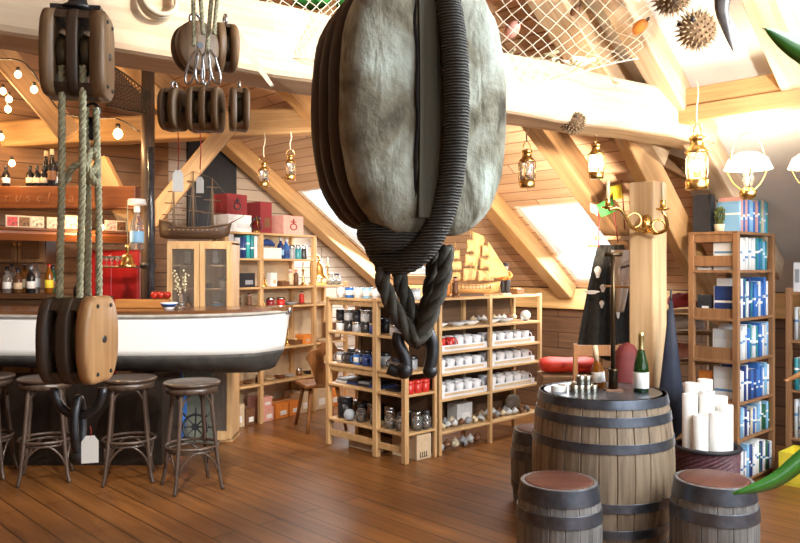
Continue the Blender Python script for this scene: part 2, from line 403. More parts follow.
obj('strop',G().tube(ST_,[.033+.0012*math.sin(i*1.9) for i in range(len(ST_))],14),SERV,B)
obj('becket',G().ball((.0,-.04,-.335),.10,18,12,(1.0,1.2,.62)),SERV,B)
obj('hanger',G().tube(smooth([(0,0,.33),(0,0,.40),(0,.0,.55),(0,0,.62)],4),.03,10),IRON,B)
DROPE=mat('tarred_rope',(.075,.068,.052),.85,0,.35,50,.5)
def W2L(px,py,Y): return (B.matrix_basis.inverted()@P(px,py,Y))
for a in ([(386,245),(382,275),(392,305),(408,330),(416,341)],[(397,250),(400,280),(412,312),(424,336),(420,341)],[(446,246),(444,275),(434,306),(424,330),(414,342)],[(436,250),(430,290),(424,318),(418,338),(421,343)]):
    dy=.03 if a[0][0] in (397,436) else -.03
    obj('rope_strand',G().rope([W2L(x,y,BY+dy+(.02 if i>2 else 0)) for i,(x,y) in enumerate(smooth([(*q,0) for q in a],5)[i][:2] for i in range(21))] if False else [W2L(q[0],q[1],BY+dy) for q in smooth([(*q,0) for q in a],5)],.022,.16),DROPE,B)
SH=G().tube([W2L(q[0],q[1],BY-.01) for q in smooth([(399,333,0),(398,342,0),(404,356,0),(406,366,0),(398,371,0),(388,368,0)],6)],.017,10)
SH.tube([W2L(q[0],q[1],BY-.01) for q in smooth([(428,331,0),(432,342,0),(432,356,0),(429,371,0)],6)],.017,10)
SH.ball(W2L(404,370,BY-.01),.024); SH.ball(W2L(430,371,BY-.01),.02)
obj('shackle',SH,IRON,B)
# ---- generic ship's block: stack along local x, slots open to local -y
def ship_block(name,label,loc,rz,w,h,pl,sl,ns,ck,mats,flat=.96,ex=3.2):
    b=thing(name,label,'pulley block',loc,rz,None)
    tot=2*ck+(ns-1)*pl+ns*sl; x=-tot/2; out=shell_outline(w,h,flat,40,ex)
    inn=[(y*.80,z) for y,z in shell_outline(w,h*.999,flat,40,ex)]
    obj('cheek',plate(out,x,x+ck,.10,0,0),mats[0],b); x+=ck
    for i in range(ns):
        for sg in (1,-1):
            q=[(y*.97,z*.985) for y,z in out if z*sg>=h*.33]; q.sort(key=lambda p:math.atan2(p[1]-sg*h*.40,p[0])); obj('spacer',G().loft([[(xx,y,z) for y,z in q] for xx in (x-.001,x+sl+.001)],sm=False),mats[1],b)
        obj('sheave',G().lathe([(.01,-sl*.32),(w*.40,-sl*.32),(w*.36,0),(w*.40,sl*.32),(.01,sl*.32)],28,M=Matrix.Translation((x+sl/2,0,0))@Matrix.Rotation(PI/2,4,'Y')),BRZ,b)
        x+=sl
        if i<ns-1: obj('partition',plate(out,x,x+pl,.02,.02),mats[1],b); x+=pl
    obj('cheek',plate(out,x,x+ck,0,.10,0),mats[2],b)
    obj('pin',G().cyl((0,0,-tot/2-.004),.012,tot+.008,10,Matrix.Rotation(PI/2,4,'Y')),IRON,b)
    for sx in ((-1,1) if h>.2 else ()):
        for sz in (-.36,.36):
            for sy in (-.2,.2): obj('rivet',G().ball((sx*tot/2,sy*w,sz*h),.007,8,6),IRON,b)
    return b,tot
BRZ=mat('bronze_sheave',(.12,.10,.06),.45,.7,.3)
LY=2.42
ub,_=ship_block('pulley_block','dark wooden double pulley block on an iron hook at the upper left',P(78,56,LY),math.radians(9),.17,.285,.032,.038,2,.042,(BLKM,BLKD,BLKM))
obj('hook',G().tube(smooth([(0,0,.14),(0,0,.17),(.012,0,.19),(0,0,.22),(0,0,.30)],6),.017,12).lathe([(.05,.142),(.055,.15),(.03,.166),(.024,.19),(.034,.20),(.024,.215),(.02,.24)],16),IRON,ub)
obj('cap_plate',G().box((0,0,.146),(.15,.07,.014)),IRON,ub)
lb,_=ship_block('pulley_block','varnished wooden double pulley block with pale cheek hanging on four ropes',P(78.5,339,LY),math.radians(-3),.235,.295,.035,.03,2,.036,(BLKD,BLKD,BLKL),.93,2.6)
g=G().tube([(.078*math.cos(a),0,-.155-.085*math.sin(a)*1.05) for a in [i*PI/16 for i in range(17)]],.014,10)
obj('shackle',g,IRON,lb)
g=G().tube([(0,.028*math.cos(a),-.275-.075*math.sin(a)*1.15+.0) for a in [i*2*PI/24 for i in range(24)]],.014,10,True).ball((0,0,-.375),.03,12,8,(1,1,.9))
obj('chain_link',g,IRON,lb)
obj('hanging_eye',G().ring((0,0,.15),.022,.006,(1,0,0)),IRON,lb)
TAGM=mat('tag_card',(.86,.83,.76),.8,0,.04)
def price_tag(w=.05,h=.085,sl=.10):
    t=thing('price_tag','tag','price tag')
    obj('card',G().prism([(-w/2,-h),(w/2,-h),(w/2,-.018),(w*.25,0),(-w*.25,0),(-w/2,-.018)],-.0012,.0012),TAGM,t)
    obj('string',G().tube([(0,0,-.012),(.004,0,sl/2),(0,0,sl)],.0014,5),mat('red_string',(.45,.05,.03),.8),t)
    return t
item(price_tag,(.05,.085,.03),P(90,436,LY-.05),.3,'large white blank price tag under the varnished block','price tag',None,(1,1,1))
for i,(x0,x1,yo,nm) in enumerate(((62,59,-.05,'front left'),(83,79,-.05,'front right'),(86,88,.06,'rear left'),(96,99,.05,'rear right'))):
    a,b_=P(x0,66 if i<2 else 108,LY+yo),P(x1,312 if i<2 else 302,LY+yo)
    o=obj('hoisting_rope',G().rope([a,a.lerp(b_,.5)+Vector((.004,0,0)),b_],.0115,.06),ROPE); tag(o,'olive hoisting rope, the %s of four above the varnished block'%nm,'rope','ropes of the left tackle')
o=obj('rope_knot',G().rope(smooth([P(66,182,LY-.03),P(72,168,LY-.05),P(84,164,LY-.04),P(92,172,LY),P(98,160,LY+.02),P(92,150,LY+.04),P(88,168,LY-.02),P(96,184,LY+.01)],8),.011,.06),ROPE)
tag(o,'olive rope knotted around the hoisting ropes at the left','rope')
g=G().ring(P(92,112,LY+.07),.028,.006,(.3,1,0)); g.tube([P(92,118,LY+.07),P(92,140,LY+.07)],.016,10)
o=obj('snap_hook',g,IRON); tag(o,'iron ring and thimble hanging behind the upper left block','hook')
# ---- middle pair of tackles
MY=2.75
for (px,py,rz,nm,hw) in ((195,48,-.9,'left',.16),(225,48,.45,'right',.15)):
    b,_=ship_block('pulley_block','small oval brown pulley block, %s of the pair above the metal clips'%nm,P(px,py,MY+.04+(.12 if px>210 else 0)),rz,hw,.185,.02,.022,1,.03,(BLKM,BLKD,BLKM),1,2.1)
    obj('strap',G().ring((0,0,.105),.02,.006,(1,0,0)),STEEL,b)
for (px,py,rz,ns,nm) in ((174,110,-.3,1,'left end'),(206,110,-.05,2,'middle'),(239,110,.3,1,'right end')):
    b,_=ship_block('pulley_block','worn brown pulley block at the %s of the lower row of three'%nm,P(px,py,MY),rz,.12,.165 if ns==2 else .155,.022,.024,ns,.022,(BLKM,BLKM,BLKM),.97,3)
    obj('strap',G().ring((0,0,.088),.014,.005,(1,0,0)),STEEL,b)
for i,(x0,y0,x1,y1) in enumerate(((197,49,187,84),(199,50,200,84),(206,50,206,86),(210,50,218,84))):
    a,b_=P(x0,y0,MY-.05),P(x1,y1,MY-.03); d=(b_-a); n_=Vector((d.z,0,-d.x)).normalized()*.012
    o=obj('snap_hook',G().tube(smooth([a,a.lerp(b_,.25)+n_,a.lerp(b_,.8)+n_*1.2,b_,a.lerp(b_,.8)-n_*1.2,a.lerp(b_,.25)-n_],5),.0045,7,True),STEEL)
    tag(o,'shiny steel snap hook, %s from the left below the small blocks'%ORD[i],'snap hook','steel snap hooks')
for i,(x0,x1,y1) in enumerate(((193,194,46),(214,207,50),(199,203,34),(220,214,34))):
    o=obj('hanging_rope',G().rope([P(x0,-30,MY-.02),P(x1,y1,MY-.06)],.008,.05),ROPE); tag(o,'olive rope carrying the middle tackle, %s of four from the left'%ORD[[0,2,1,3][i]],'rope','ropes of the middle tackle')
item(price_tag,(),P(200,177,MY+.1),.1,'white price tag on red string above the dark ship model','price tag',None,(.55,1,.72))
item(price_tag,(),P(178,170,MY+.2),.3,'beige price tag left of the white one above the dark ship model','price tag',None,(.8,1,1))
for px in (200,178):
    o=obj('tag_string',G().tube([P(px,132,MY+.1),P(px+1,150,MY+.1),P(px,170,MY+.1 if px==200 else MY+.2)],.002,5),MATS['red_string']); tag(o,'red string holding the %s tag above the dark ship model'%('white' if px==200 else 'beige'),'string')
# ---- barrels
STAVE=wood('grey_oak_staves',(.09,.085,.08),(.27,.255,.24),2,.6,1.3,.4,None,coat=.1)
STAVEL=wood('large_barrel_oak',(.13,.09,.055),(.36,.27,.18),2,.55,1.1,.4,coat=.1)
HOOP=mat('blue_grey_hoop',(.15,.17,.21),.32,.8,.35,14,.1)
def barrel(rb,rt,h,ns,hoops,sm_,headm,hd):
    hd2=.010 if hd<.01 else .002
    b=thing('barrel','b','barrel')
    rad=lambda z: rb-(rb-rt)*abs((z-h/2)/(h/2))**2
    g=G(); rings=[]; zs=[h*i/16 for i in range(17)]
    def ring(r,z): 
        o=[]
        for i in range(ns):
            for k,(f,q) in enumerate(((.0,.985),(.06,1),(.5,1.003),(.94,1))):
                a=2*PI*(i+f)/ns; o.append((r*q*math.cos(a),r*q*math.sin(a),z))
        return o
    rings=[ring(rad(z),z) for z in zs]+[ring(rt*.93,h),ring(rt*.93,h-hd)]
    g.loft(rings,sm=False,caps=False); obj('staves',g,sm_,b)
    obj('head',G().lathe([(.0001,hd2),(rt*.86,hd2),(rt*.90,hd2-.004),(rt*.94,-.001)],40,(0,0,h-hd)),headm,b); obj('bottom',G().lathe([(rt*.96,.0),(.0001,.0)],30,(0,0,.02)),headm,b)
    for z0,z1 in hoops:
        e=.006; obj('hoop',G().lathe([(rad(z0)+.001,z0),(rad(z0)+e,z0),(rad(z0)+e,z0+.001),(rad(z1)+e,z1-.001),(rad(z1)+e,z1),(rad(z1)+.001,z1)],64),HOOP,b)
    return b
HEADL=wood('barrel_head_dark',(.06,.03,.018),(.14,.075,.045),0,.4)
HEADS=wood('barrel_head_red_brown',(.08,.028,.020),(.17,.07,.05),0,.42)
HEADS.node_tree.nodes['Principled BSDF'].inputs['Specular IOR Level'].default_value=.2
bt=P(602,0,4.42)
item(barrel,(.402,.356,.838,26,((0,.045),(.10,.15),(.245,.295),(.56,.61),(.70,.75),(.79,.838)),STAVEL,HEADL,.012),(bt.x,4.42,0),.3,'large oak barrel used as a table with a green bottle on top','barrel')
sb=((0,.05),(.10,.15),(.30,.36),(.40,.478))
for px,Y,lb_,rz in ((559,3.83,'small grey barrel with reddish lid in front of the large oak barrel',.1),(714,3.86,'small dark barrel to the right of the large barrel below the paper rolls',.9),(543,5.06,'small dark barrel half hidden behind the left side of the large barrel',.5)):
    p=P(px,0,Y); item(barrel,(.213,.186,.48,18,sb,STAVE,HEADS,.004),(p.x,Y,0),rz,lb_,'barrel','small barrel seats')
# ---- bar stools
STOOLM=wood('dark_bentwood',(.045,.028,.02),(.12,.08,.06),2,.35,1,.15,coat=.3)
def bar_stool():
    t=thing('bar_stool','s','stool'); h=.75
    obj('seat',G().lathe([(.0001,h-.03),(.17,h-.03),(.195,h-.022),(.2,h-.008),(.19,h),(.165,h-.006),(.0001,h-.006)],40),STOOLM,t)
    obj('seat_rim',G().lathe([(.165,h-.075),(.18,h-.075),(.18,h-.03),(.165,h-.03)],36),STOOLM,t)
    R=lambda z: .235-.09*(z/.7)**.75 if z>0 else .24
    pos=lambda a,z:(R(z)*math.cos(a),R(z)*math.sin(a),z)
    an=[PI/4+i*PI/2 for i in range(4)]
    for a in an: obj('leg',G().tube(smooth([pos(a,z) for z in (0,.08,.2,.35,.55,.72)],4),[.0125+.004*i/20 for i in range(21)],10),STOOLM,t)
    obj('foot_ring',G().ring((0,0,.30),R(.3)-.004,.011,n=40).ring((0,0,.27),R(.3)-.02,.009,n=40),STOOLM,t)
    for i,a in enumerate(an):
        b_=a+PI/2
        for z0,z1 in ((.10,.275),(.56,.69)):
            k=[]
            for j in range(13):
                u=j/12; ang=a+(b_-a)*(u); zz=z0+(z1-z0)*(math.sin(PI*u))**.55; rr=R(zz)*(1-.13*math.sin(PI*u))
                k.append((rr*math.cos(ang),rr*math.sin(ang),zz))
            obj('brace',G().tube(k,.008,8),STOOLM,t)
    return t
for i,(px,Y,rz) in enumerate(((192,5.38,.55),(129,5.58,.3),(46,5.58,.35),(-14,5.68,.2))):
    p=P(px,0,Y); item(bar_stool,(),(p.x,Y,0),rz,('dark bentwood bar stool nearest the bow of the boat bar','dark bentwood bar stool second from the bow of the boat bar','dark bentwood bar stool third from the bow, behind the hanging shackle','dark bentwood bar stool cut off at the left edge')[i],'bar stool','bar stools along the boat bar')
# ---- boat bar
HULLW=mat('white_hull_paint',(.86,.87,.86),.35,0,.03,3,.03); HULLD=mat('dark_bottom_paint',(.06,.058,.055),.6,0,.55,9,.25)
bb=thing('boat_bar','long white rowing boat hull with dark bottom serving as bar counter','bar',(0,6.22,0))
xs=[-3.75,-3.6,-3.3,-2.8,-2.3,-1.9,-1.6,-1.35,-1.15,-1.02,-.94,-.90]; hb=[.3,.32,.33,.33,.33,.325,.315,.29,.235,.16,.075,.012]
zt=[1.20,1.19,1.185,1.18,1.18,1.18,1.185,1.19,1.195,1.20,1.205,1.21]; zc=[.88,.875,.87,.865,.865,.865,.868,.872,.876,.88,.885,.885]; zk=[.79,.77,.75,.73,.715,.70,.695,.695,.70,.71,.725,.745]
def sec(i,l0,l1,f0,f1,n=6):
    o=[]
    for sg,rg in ((-1,range(n+1)),(1,range(n,-1,-1))):
        for k in rg:
            u=k/n; o.append((xs[i]-(.0 if u<.1 else 0)+ (0.03*(1-u) if False else 0),sg*hb[i]*(f0(u)),l0+(l1-l0)*u))
    return o
gw=G().loft([[(xs[i]-.05*(1-(k/6))*(i>8),s_*hb[i]*(.93+.07*(k/6)),zc[i]+(zt[i]-zc[i])*k/6) for s_,k in [(-1,k) for k in range(7)]+[(1,k) for k in range(6,-1,-1)]] for i in range(len(xs))])
obj('topsides',gw,HULLW,bb)
gd=G().loft([[(xs[i]-.05*(i>8)-.07*(1-k/6)*(i>8),s_*hb[i]*.93*math.sin(PI/2*min(1,.06+.94*(k/6)**.7)),zk[i]+(zc[i]-zk[i])*k/6) for s_,k in [(-1,k) for k in range(7)]+[(1,k) for k in range(6,-1,-1)]] for i in range(len(xs))])
obj('bottom',gd,HULLD,bb)
obj('counter_top',G().loft([[(xs[i]+(.02 if i>9 else 0),s_*(hb[i]+.02),zt[i]+dz) for s_,dz in ((-1,0),(-1,.035),(1,.035),(1,0))] for i in range(len(xs))],sm=False),wood('bar_top_wood',(.10,.04,.016),(.24,.11,.045),0,.25,coat=.5),bb)
obj('gunwale',G().tube([(xs[i],-hb[i]-.018,zt[i]-.005) for i in range(len(xs))],.014,8),mat('grey_gunwale',(.42,.40,.36),.6),bb)
obj('bow_fitting',G().box((-.93,0,1.20),(.09,.10,.05)).cyl((-.97,-.06,1.19),.018,.06,10).cyl((-.90,-.05,1.18),.02,.05,10),STEEL,bb,.006)
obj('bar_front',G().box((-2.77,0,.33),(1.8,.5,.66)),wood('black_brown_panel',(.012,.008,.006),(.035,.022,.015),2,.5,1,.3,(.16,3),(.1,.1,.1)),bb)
for x in (-2.2,-3.4): obj('cradle',G().box((x,0,.69),(.1,.4,.08)),DARKW,bb)
# ================================================================== shelves and what stands on them
COL={'navy blue':(.02,.05,.20),'blue':(.04,.16,.50),'light blue':(.25,.50,.75),'white':(.82,.82,.82),'teal':(.03,.25,.30),'dark green':(.02,.12,.06),'red':(.55,.03,.02),'cream':(.70,.60,.42),'grey':(.30,.32,.35),'black':(.02,.02,.025),'orange':(.75,.25,.04),'yellow':(.80,.65,.05),'brown':(.16,.07,.03),'silver':(.55,.56,.58),'pale grey':(.60,.63,.66),'turquoise':(.05,.42,.45),'dark red':(.22,.02,.025),'amber':(.30,.10,.01),'green':(.02,.20,.03),'pink':(.70,.35,.30),'beige':(.62,.48,.32),'purple':(.10,.03,.09)}
def cm(c,rough=.4,metal=0): return mat('colour_%s_%s'%(c,'metal' if metal else int(rough*10)),COL[c],rough,metal,.12,9)
def bookmat(c):
    k='book_cover_'+c
    if k in MATS: return MATS[k]
    m,nt,b=nodes(k); t=nt.nodes.new('ShaderNodeTexCoord'); sp=nt.nodes.new('ShaderNodeSeparateXYZ'); nt.links.new(t.outputs['Generated'],sp.inputs[0])
    oi=nt.nodes.new('ShaderNodeObjectInfo'); ad=nt.nodes.new('ShaderNodeMath'); ad.operation='MULTIPLY_ADD'; ad.inputs[1].default_value=.35
    nt.links.new(oi.outputs['Random'],ad.inputs[0]); nt.links.new(sp.outputs[2],ad.inputs[2])
    base=COL[c]; alt=(.85,.85,.85) if sum(base)<1.8 else (.10,.25,.5)
    r=ramp(nt,ad.outputs[0],[(.0,base),(.62,base),(.63,alt),(.69,alt),(.70,base),(1,sh(base,.85))]); nt.nodes[-1].color_ramp.interpolation='CONSTANT'
    nt.links.new(r,b.inputs['Base Color']); b.inputs['Roughness'].default_value=.4; MATS[k]=m; return m
def book(c): 
    # unit book: x thickness, -y spine, z height ; rounded spine, page block recessed at the back
    g=G().prism([(-.5,0),(.5,0),(.5,1),(-.5,1)],-.5,.46); g.loft([[(-.5+k/6,-.5-.06*math.sin(PI*k/6),z) for k in range(7)] for z in (0,1)],caps=True)
    b=obj('book',g,bookmat(c)); 
    obj('pages',G().box((0,.02,.5),(.8,.97,1.003)),PAPER,b); return b
class Unit:
    def __init__(s,o): s.M=Matrix.Translation(o.location)@Matrix.Rotation(o.rotation_euler.z,4,'Z'); s.o=o; s.rz=o.rotation_euler.z
    def w(s,x,y,z): return s.M@Vector((x,y,z))
def shelving(name,label,loc,rz,posts,boards,rails,pm,sm_,cat='shelf'):
    o=thing(name,label,cat,loc,rz)
    for x,y,h,w in posts: obj('post',G().box((x,y,h/2),(w,w,h)),pm,o,.004)
    for x0,x1,y0,y1,z in boards: obj('shelf_board',G().box(((x0+x1)/2,(y0+y1)/2,z-.01),(x1-x0,y1-y0,.02)),sm_,o,.003)
    for x0,x1,y0,y1,z,h in rails: obj('rail',G().box(((x0+x1)/2,(y0+y1)/2,z),(x1-x0,y1-y0,h)),sm_,o,.003)
    return Unit(o)
# ---------------- goods builders
def mug(c):
    t=thing('mug','m','mug'); m=cm(c,.25)
    obj('body',G().lathe([(.0001,0),(.036,0),(.04,.006),(.041,.09),(.037,.09),(.036,.01),(.0001,.01)],18),m,t)
    obj('handle',G().tube([(.038+.028*math.sin(a),0,.047-.03*math.cos(a)) for a in [i*PI/8 for i in range(9)]],.005,6),m,t)
    return t
def enamel_mug(c):
    t=mug(c); t.name='mug'
    obj('rim',G().ring((0,0,.09),.039,.003,n=18),STEEL,t)
    obj('band',G().lathe([(.0412,.025),(.0425,.03),(.0425,.06),(.0412,.065)],18),cm('white',.3),t)
    return t
def cup():
    t=thing('cup','c','cup')
    obj('body',G().lathe([(.0001,0),(.030,0),(.036,.008),(.043,.10),(.039,.10),(.033,.012),(.0001,.012)],18),WHITE,t)
    obj('handle',G().tube([(.04+.026*math.sin(a),0,.055-.03*math.cos(a)) for a in [i*PI/7 for i in range(8)]],.0045,6),WHITE,t)
    return t
def tin(c,lid):
    t=thing('tin','t','tin')
    obj('body',G().lathe([(.0001,0),(.043,0),(.045,.004),(.045,.075),(.0001,.075)],20),cm(c,.3),t)
    obj('lid',G().lathe([(.046,.068),(.047,.07),(.047,.088),(.03,.094),(.0001,.094)],20),cm(lid,.25,lid=='silver'),t)
    return t
def jar(lid):
    t=thing('glass_jar','t','jar')
    obj('body',G().lathe([(.0001,.0),(.04,.0),(.045,.012),(.045,.08),(.03,.098),(.028,.11),(.025,.11),(.026,.097),(.041,.078),(.041,.012),(.0001,.008)],20),GLASS,t)
    obj('contents',G().lathe([(.0001,.01),(.038,.012),(.038,.05),(.0001,.055)],16),cm('silver',.3,1),t)
    obj('lid',G().lathe([(.032,.11),(.034,.112),(.034,.128),(.0001,.132)],18),cm(lid,.3,lid=='silver'),t)
    return t
def tray():
    t=thing('tray','t','tray'); m=mat('white_plastic_tray',(.80,.82,.86),.3,0,.03)
    obj('base',G().box((0,0,.004),(.6,.26,.008)),m,t)
    for y in (-.128,.128): obj('wall',G().box((0,y,.026),(.6,.004,.05)),m,t)
    for x in (-.298,.298): obj('end',G().box((x,0,.026),(.004,.252,.05)),m,t)
    obj('label_strip',G().box((0,-.1315,.028),(.5,.002,.022)),cm('beige',.6),t); return t
def bottle(c,lab,capc):
    t=thing('bottle','b','bottle')
    gm=mat('bottle_glass_'+c,COL[c],.08,0,.1,4,0,.35 if c!='white' else .9)
    obj('body',G().lathe([(.0001,0),(.034,0),(.037,.006),(.037,.16),(.032,.19),(.015,.225),(.013,.285),(.0155,.287),(.0155,.298),(.0001,.298)],20),gm,t)
    obj('label',G().lathe([(.0375,.05),(.0382,.051),(.0382,.125),(.0375,.126)],20),cm(lab,.6),t)
    obj('cap',G().lathe([(.0165,.255),(.0175,.258),(.0175,.30),(.0001,.302)],14),cm(capc,.3),t); return t
def carton(c,lab):
    t=thing('carton','c','box')
    obj('box_body',G().box((0,0,.5),(1,1,1)),cm(c,.75),t,.01)
    obj('label',G().box((.1,-.503,.35),(.5,.006,.3)),cm(lab,.7),t); 
    obj('tape',G().box((0,0,1.002),(1.004,.12,.006)),cm('beige',.4),t); return t
def bell(c='x'):
    t=thing('bell','b','bell')
    obj('body',G().lathe([(.055,0),(.058,.004),(.046,.02),(.036,.05),(.032,.075),(.022,.09),(.0001,.094)],22),BRASS,t)
    obj('clapper',G().ball((0,0,.012),.012,10,8).cyl((0,0,.012),.003,.07,6),IRON,t)
    obj('handle',G().lathe([(.008,.09),(.006,.10),(.012,.115),(.009,.14),(.013,.155),(.0001,.162)],12),BRASS,t); return t
def figurine(c,c2):
    t=thing('figurine','f','figurine')
    obj('base',G().cyl((0,0,0),.035,.012,16),cm('brown',.5),t)
    obj('body',G().lathe([(.026,.012),(.03,.05),(.022,.085),(.03,.11),(.018,.135),(.0001,.14)],16),cm(c,.5),t)
    obj('head',G().ball((0,0,.153),.017,12,8),cm('pink',.6),t)
    obj('cap',G().lathe([(.02,.16),(.019,.17),(.0001,.176)],12),cm(c2,.5),t); return t
def telescope():
    t=thing('telescope','t','telescope'); M=Matrix.Rotation(PI/2,4,'Y')
    obj('barrel',G().lathe([(.018,0),(.018,.10),(.0001,.10)],14,(0,0,0),Matrix.Translation((-.12,0,.02))@M),cm('brown',.4),t)
    obj('draw_tube',G().lathe([(.013,.10),(.013,.20),(.0001,.20)],14,(0,0,0),Matrix.Translation((-.12,0,.02))@M),BRASS,t)
    obj('eye_ring',G().lathe([(.016,.195),(.016,.215),(.0001,.215)],14,(0,0,0),Matrix.Translation((-.12,0,.02))@M),BRASS,t); return t
def compass_box():
    t=thing('compass','c','compass')
    obj('case',G().box((0,0,.025),(.11,.11,.05)),cm('brown',.4),t,.004)
    obj('dial',G().cyl((0,0,.05),.042,.006,20),cm('white',.4),t); obj('bezel',G().ring((0,0,.054),.043,.004,n=20),BRASS,t); return t
def dish(c):
    t=obj('dish',G().lathe([(.0001,0),(.04,0),(.045,.006),(.085,.03),(.082,.034),(.04,.012),(.0001,.01)],24),cm(c,.3)); return t
def cone_lamp(c):
    t=thing('candlestick','c','candlestick')
    obj('stem',G().lathe([(.045,0),(.047,.006),(.02,.02),(.011,.05),(.017,.07),(.010,.09),(.009,.15),(.02,.165),(.018,.175),(.0001,.175)],18),BRASS if c=='brass' else cm(c,.3,1),t)
    obj('candle',G().lathe([(.009,.172),(.008,.25),(.0001,.252)],12),cm('cream',.6),t); return t
def book_flat(c):
    t=thing('folded_map','m','map'); obj('cover',G().box((0,0,.009),(.14,.2,.018)),cm(c,.5),t,.003); obj('pages',G().box((.003,0,.009),(.138,.19,.012)),PAPER,t); return t
def shell(c):
    g=G(); rings=[]
    for i in range(26):
        u=i/25; a=u*5.2*PI; r=.045*(1-u)**1.1; R_=.03*(1-u)+.001
        rings.append((R_*math.cos(a),R_*math.sin(a)*.9,.03+(.055*u)-.0,r*.55+.001))
    g.tube([(x*.9,y*.8,z) for x,y,z,r in rings],[r for *_,r in rings],8)
    return obj('seashell',g,cm(c,.4))
# ---------------- island: mug rack (A) and cup shelf (B)
O=Vector((.04,5.98,0))
zA=[1.29,1.0,.72,.543,.236]
UA=shelving('shelf_rack','pine shelf rack of mugs and jars, its narrow end behind the hanging shackle',O,A1,
  [(.022,.022,1.30,.044),(.022,.36,1.30,.05),(.022,.985,1.30,.044),(.36,.022,1.30,.03),(.36,.985,1.30,.044),(.36,.36,1.30,.044)],
  [(.0,.372,.005,1.0,z) for z in zA],
  [(.044+(-.03),.044-.01,.05,.33,z,.05) for z in (1.255,.685,.10)]+[(.014,.034,.39,.96,z,.055) for z in (1.255,.68,.11)],PINEZ,PINEX)
zB=[1.30,1.05,.85,.67,.46,.19]
UB=shelving('shelf_rack','long pine shelf rack holding rows of white cups behind the large barrel',UA.w(.395,0,0),A1,
  [(.018,.018,1.31,.034),(.67,.018,1.31,.034),(1.41,.018,1.31,.034),(.018,.33,1.31,.034),(.67,.33,1.31,.034),(1.41,.33,1.31,.034)],
  [(.0,1.43,.004,.345,z) for z in zB],[],PINEZ,PINEX)
BKP=wood('added_dark_backing',(.10,.055,.03),(.17,.10,.055),0,.7)  # panels added to both racks for the darkness behind the goods
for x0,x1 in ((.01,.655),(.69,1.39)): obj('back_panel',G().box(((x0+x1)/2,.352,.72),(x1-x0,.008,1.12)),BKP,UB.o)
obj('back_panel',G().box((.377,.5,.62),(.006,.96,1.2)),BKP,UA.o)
gD='dark enamel mugs and tins on the mug rack'
zrow={1.29:'top board',1.0:'second board from the top',.72:'middle board',.543:'fourth board',.236:'lowest board'}
for r,x in enumerate((.095,.215)):
    for i in range(8):
        y=.10+.115*i
        if abs(y-.36)<.0: continue
        c=('light blue','silver','blue','pale grey')[(i*3+r)%4]
        item(enamel_mug,(c,),UA.w(x,y,1.29),A1+((i%3)-1)*.5,'%s mug on top of mug rack, %s row, %s from near corner'%(c,('front','rear')[r],ORD[i]),'mug','mugs on top of the mug rack')
for i,y in enumerate((.10,.21,.30,.46,.57,.68,.79,.90)):
    if y==.30: continue
    for k in range(2):
        c=('black','silver','black','navy blue','black','grey','black','pale grey')[(i+k*3)%8]
        item(tin,(c,'silver' if (i+k)%2 else 'black'),UA.w(.09,y,1.0+.0945*k),A1,'%s tin, %s of its stack, %s stack from near corner, second board'%(c,('lower','upper')[k],ORD[i-(i>2)]),'tin','tins on the mug rack')
for i,y in enumerate((.145,.245,.47,.58,.69,.80,.90)):
    item(tin,('black','black') if i%3 else ('navy blue','silver'),UA.w(.22,y,1.0),A1,'%s tin in the rear line, %s from near corner, second board'%('black' if i%3 else 'navy blue',ORD[i]),'tin','tins on the mug rack',(1,1,1.3))
    item(tin,('black','silver') if i%2 else ('grey','black'),UA.w(.22,y,.72),A1,'%s tin behind the mugs, %s from near corner, middle board'%('black' if i%2 else 'grey',ORD[i]),'tin','tins on the mug rack',(1,1,1.2))
    item(tin,('black','black') if i%2 else ('brown','silver'),UA.w(.28,y+.01,.236),A1,'%s tin behind the jars, %s from near corner, lowest board'%('black' if i%2 else 'brown',ORD[i]),'tin','tins on the mug rack',(1,1,1.4))
for i,(y,c) in enumerate(((.10,'navy blue'),(.22,'black'),(.46,'navy blue'),(.56,'navy blue'),(.67,'blue'),(.79,'black'),(.90,'grey'))):
    item(enamel_mug if c in('blue','grey') else mug,(c,),UA.w(.09,y,.72),A1+2.2,'%s mug, %s from near corner, middle board of mug rack'%(c,ORD[i]),'mug',gD)
for i,(y,c) in enumerate(((.885,'white'),(.738,'navy blue'),(.593,'black'),(.448,'navy blue'),(.24,'black'))):
    item(book_flat,(c,),UA.w(.17,y,.543),A1+PI/2,'%s folded map, %s from the left, fourth board of the mug rack'%(c,ORD[i]),'map','maps on the mug rack')
    if i!=4: item(book_flat,('black' if i%2 else 'grey',),UA.w(.175,y,.5618),A1+PI/2+.02,'%s map stacked on the %s folded map of the mug rack'%('black' if i%2 else 'grey',ORD[i]),'map','maps on the mug rack',(.9,.95,1))
for i in range(3): item(tin,('red','red'),UA.w(.10+.088*i,.056,.543),A1,'red tin, %s of three at the near end of the mug rack'%('left one','middle one','right one')[i],'tin','red tins',(.9,.9,1.1))
item(tin,('black','black'),UA.w(.12,.88,.236),A1,'large black lidded pot on the lowest board of the mug rack','pot',None,(1.5,1.5,1.9))
def glass_ball():
    t=thing('glass_float','g','float'); obj('ball',G().ball((0,0,.05),.05,18,12),mat('pale_blue_glass',(.75,.85,.95),.05,0,.05,4,0,.5),t); obj('base_ring',G().ring((0,0,.006),.02,.006),IRON,t); return t
item(glass_ball,(),UA.w(.05,.74,.236),A1,'shiny round glass ball beside the black pot','glass ball')
for i,(x,y) in enumerate(((.09,.63),(.16,.52),(.09,.45),(.08,.26),(.09,.14),(.19,.06),(.285,.05))):
    item(jar,('silver' if i%2 else 'black',),UA.w(x,y,.236),A1,'glass jar with %s lid, %s from left, lowest board of mug rack'%('silver' if i%2 else 'black',ORD[i]),'jar','glass jars on the lowest board',(1,1,1.15))
b=item(carton,('beige','beige'),UA.w(.24,.17,0),A1,'brown cardboard box with four black marks under the mug rack','box',None,(.165,.29,.2))
